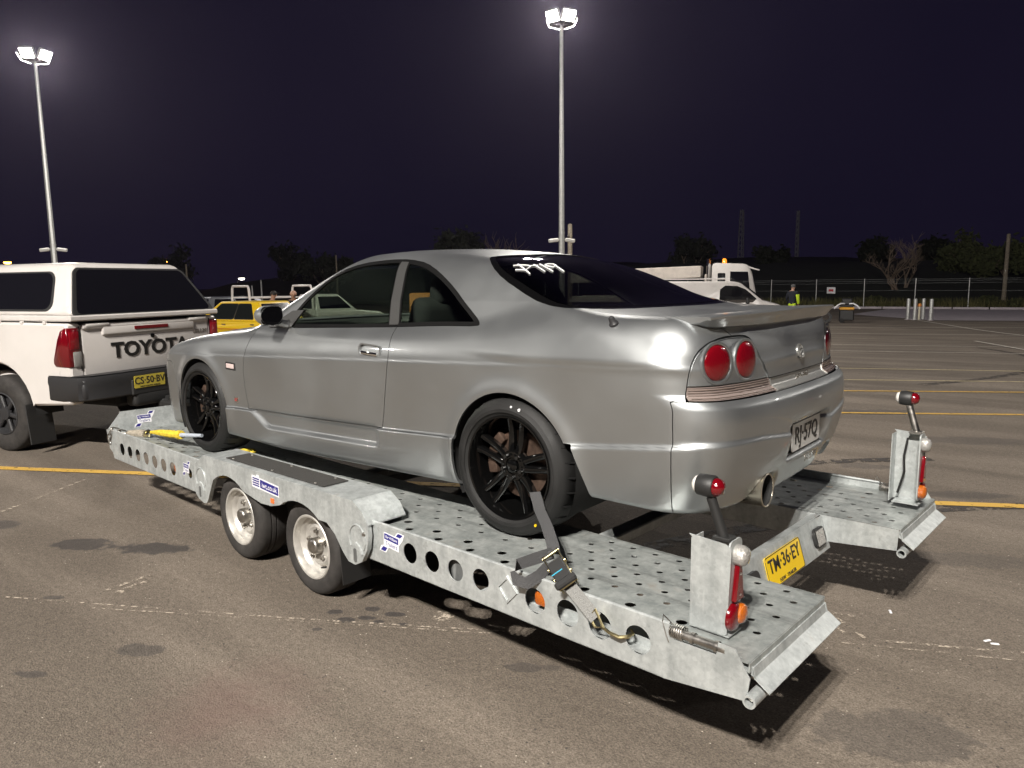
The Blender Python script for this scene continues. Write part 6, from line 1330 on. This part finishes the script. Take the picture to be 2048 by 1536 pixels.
# ------------------------------------------------------------------ trees and scrub
BARK = mat('pale_bark', (.16, .12, .09), .9, 0, noise=.3, nscale=8); LEAF = mat('dark_leaves', (.014, .017, .009), .8, 0, noise=.4, nscale=2); LEAF2 = mat('olive_leaves', (.050, .058, .020), .8, 0, noise=.4, nscale=2)
def tree(name, label, x, y, z, Hh, spread, leafy, seed, leaf_m=LEAF, trunks=1, lean=0., cat='tree', group=None, nleaf=1500, lsz=.12, levels=4):
    r = np.random.default_rng(seed); root = thing(name, label, cat, (x, y, z), 0, group); t = MB(); tips = []
    def grow(p, d, L_, rad, lv):
        pts = [p]; q = p
        for k in range(4):
            d = (d+Vector(r.normal(0, .13, 3))+Vector((0, 0, .05))).normalized(); q = q+d*L_/4; pts.append(q)
        t.tube(pts, [rad*(1-.14*k) for k in range(5)], 6 if rad > .05 else 4, cap=False)
        if lv == 0: tips.append(q); return
        if lv < 3: tips.append(q)
        for k in range(int(r.integers(2, 4))):
            ax = Vector((r.normal(0, 1)*spread, r.normal(0, 1)*spread, r.uniform(.1, 1.0))).normalized(); grow(pts[int(r.integers(2, 5))], (d*.75+ax*.8).normalized(), L_*r.uniform(.6, .8), rad*.58, lv-1)
    for k in range(trunks): grow(Vector((r.normal(0, .25*(trunks > 1)), r.normal(0, .25*(trunks > 1)), 0)), Vector((r.normal(0, .25)+lean, r.normal(0, .25), 1)).normalized(), Hh*.38, Hh*.030, levels)
    t.obj('trunk', BARK, root, angle=60)
    if leafy:
        V = []; F = []
        for _ in range(nleaf):
            c = tips[int(r.integers(len(tips)))]+Vector(r.normal(0, Hh*.055, 3)); a = Vector(r.normal(0, 1, 3)).normalized(); b = a.orthogonal().normalized(); s_ = lsz*r.uniform(.6, 1.5); i = len(V)
            V += [c-a*s_, c+b*s_*.5, c+a*s_, c-b*s_*.5]; F.append((i, i+1, i+2, i+3))
        mesh_obj('crown', V, F, leaf_m, root, smooth=False)
    return root
tree('gum_tree', 'broad dark gum tree behind the coupe roof', 48.8, -51.9, -.4, 8.2, 1.3, True, 3, LEAF, 3, nleaf=4200, lsz=.26)
tree('bare_tree', 'thin bare tree beside the gum behind the coupe roof', 45.9, -54.2, -.4, 7.6, .8, False, 5, trunks=3)
tree('dead_tree', 'pale leafless tree with spreading limbs behind the fence', 10.9, -60.5, -.3, 5.2, 1.5, False, 11, trunks=4, levels=5)
for i, (x, y, h_, sd_) in enumerate(((3.2, -65.0, 4.8, 21), (6.6, -66.5, 4.0, 22), (-.5, -64.5, 5.2, 23), (9.0, -70, 5, 24))):
    tree('shrub_tree', ('tall leafy tree right of the utility pole', 'leafy tree between dead tree and utility pole', 'tallest leafy tree at the open end of the fence', 'dark leafy tree on the bank behind the dead tree')[i], x, y, 0.2, h_, 1.6, True, sd_, LEAF2, 3, nleaf=3600, lsz=.2)
for i, (x, y, h_) in enumerate(((30, -82, 4.5), (37.5, -78, 6), (19, -84, 5.5), (14, -88, 6), (95, -45, 7), (88, -56, 7.5), (70, -50, 6))):
    tree('distant_tree', ('dark tree on the skyline over the truck cab', 'dark tree on the skyline over the rear window', 'dark tree on the skyline before the dead tree', 'dark tree on the skyline above the dead tree', 'dark distant tree over the ute canopy edge', 'dark distant tree over the tube racks', 'dark distant tree over the coupe bonnet')[i], x, y, 1.0 if i < 4 else -.4, h_, 1.5, True, 40+i, LEAF, 2, group='dark trees on the skyline', nleaf=2600, lsz=.27, levels=4)
def bush(x, y, z, r_, seed):
    r = np.random.default_rng(seed); V = []; F = []
    for _ in range(420):
        d = Vector(r.normal(0, 1, 3)).normalized(); c = Vector((x, y, z+r_*.45))+Vector((d.x*r_, d.y*r_, d.z*r_*.6))*r.uniform(.4, 1)**.5; a = Vector(r.normal(0, 1, 3)).normalized(); b = a.orthogonal().normalized(); s_ = .10*r.uniform(.6, 1.5); i = len(V)
        V += [c-a*s_, c+b*s_*.5, c+a*s_, c-b*s_*.5]; F.append((i, i+1, i+2, i+3))
    o = mesh_obj('verge_shrub', [Vector(v)-Vector((x, y, z)) for v in V], F, LEAF2, None, smooth=False); o.location = (x, y, z); tag(o, 'low leafy shrub growing through the wire fence verge', 'shrub', 'shrubs along the verge')
for i in range(14):
    q = kp(.40+.036*i+RNG.uniform(-.01, .01), 1.4+RNG.uniform(0, 1.5)); bush(q.x, q.y, -.32, RNG.uniform(.35, .8), 60+i)
# ------------------------------------------------------------------ thin haze volume added to give the lamps a glow
HB = (-70., 150., -165., 70., -1.6, 16.2)
t = MB(); t.box(((HB[0]+HB[1])/2, (HB[2]+HB[3])/2, (HB[4]+HB[5])/2), (HB[1]-HB[0], HB[3]-HB[2], HB[5]-HB[4]))
hm = bpy.data.materials.new('haze'); hm.use_nodes = True; hm.node_tree.nodes.clear()
_o = hm.node_tree.nodes.new('ShaderNodeOutputMaterial'); _v = hm.node_tree.nodes.new('ShaderNodeVolumePrincipled')
_v.inputs['Color'].default_value = (.74, .66, .88, 1); _v.inputs['Density'].default_value = .00030; _v.inputs['Anisotropy'].default_value = .78
hm.node_tree.links.new(_v.outputs['Volume'], _o.inputs['Volume'])
tag(t.obj('haze', hm, None, smooth=False), kind='stuff')
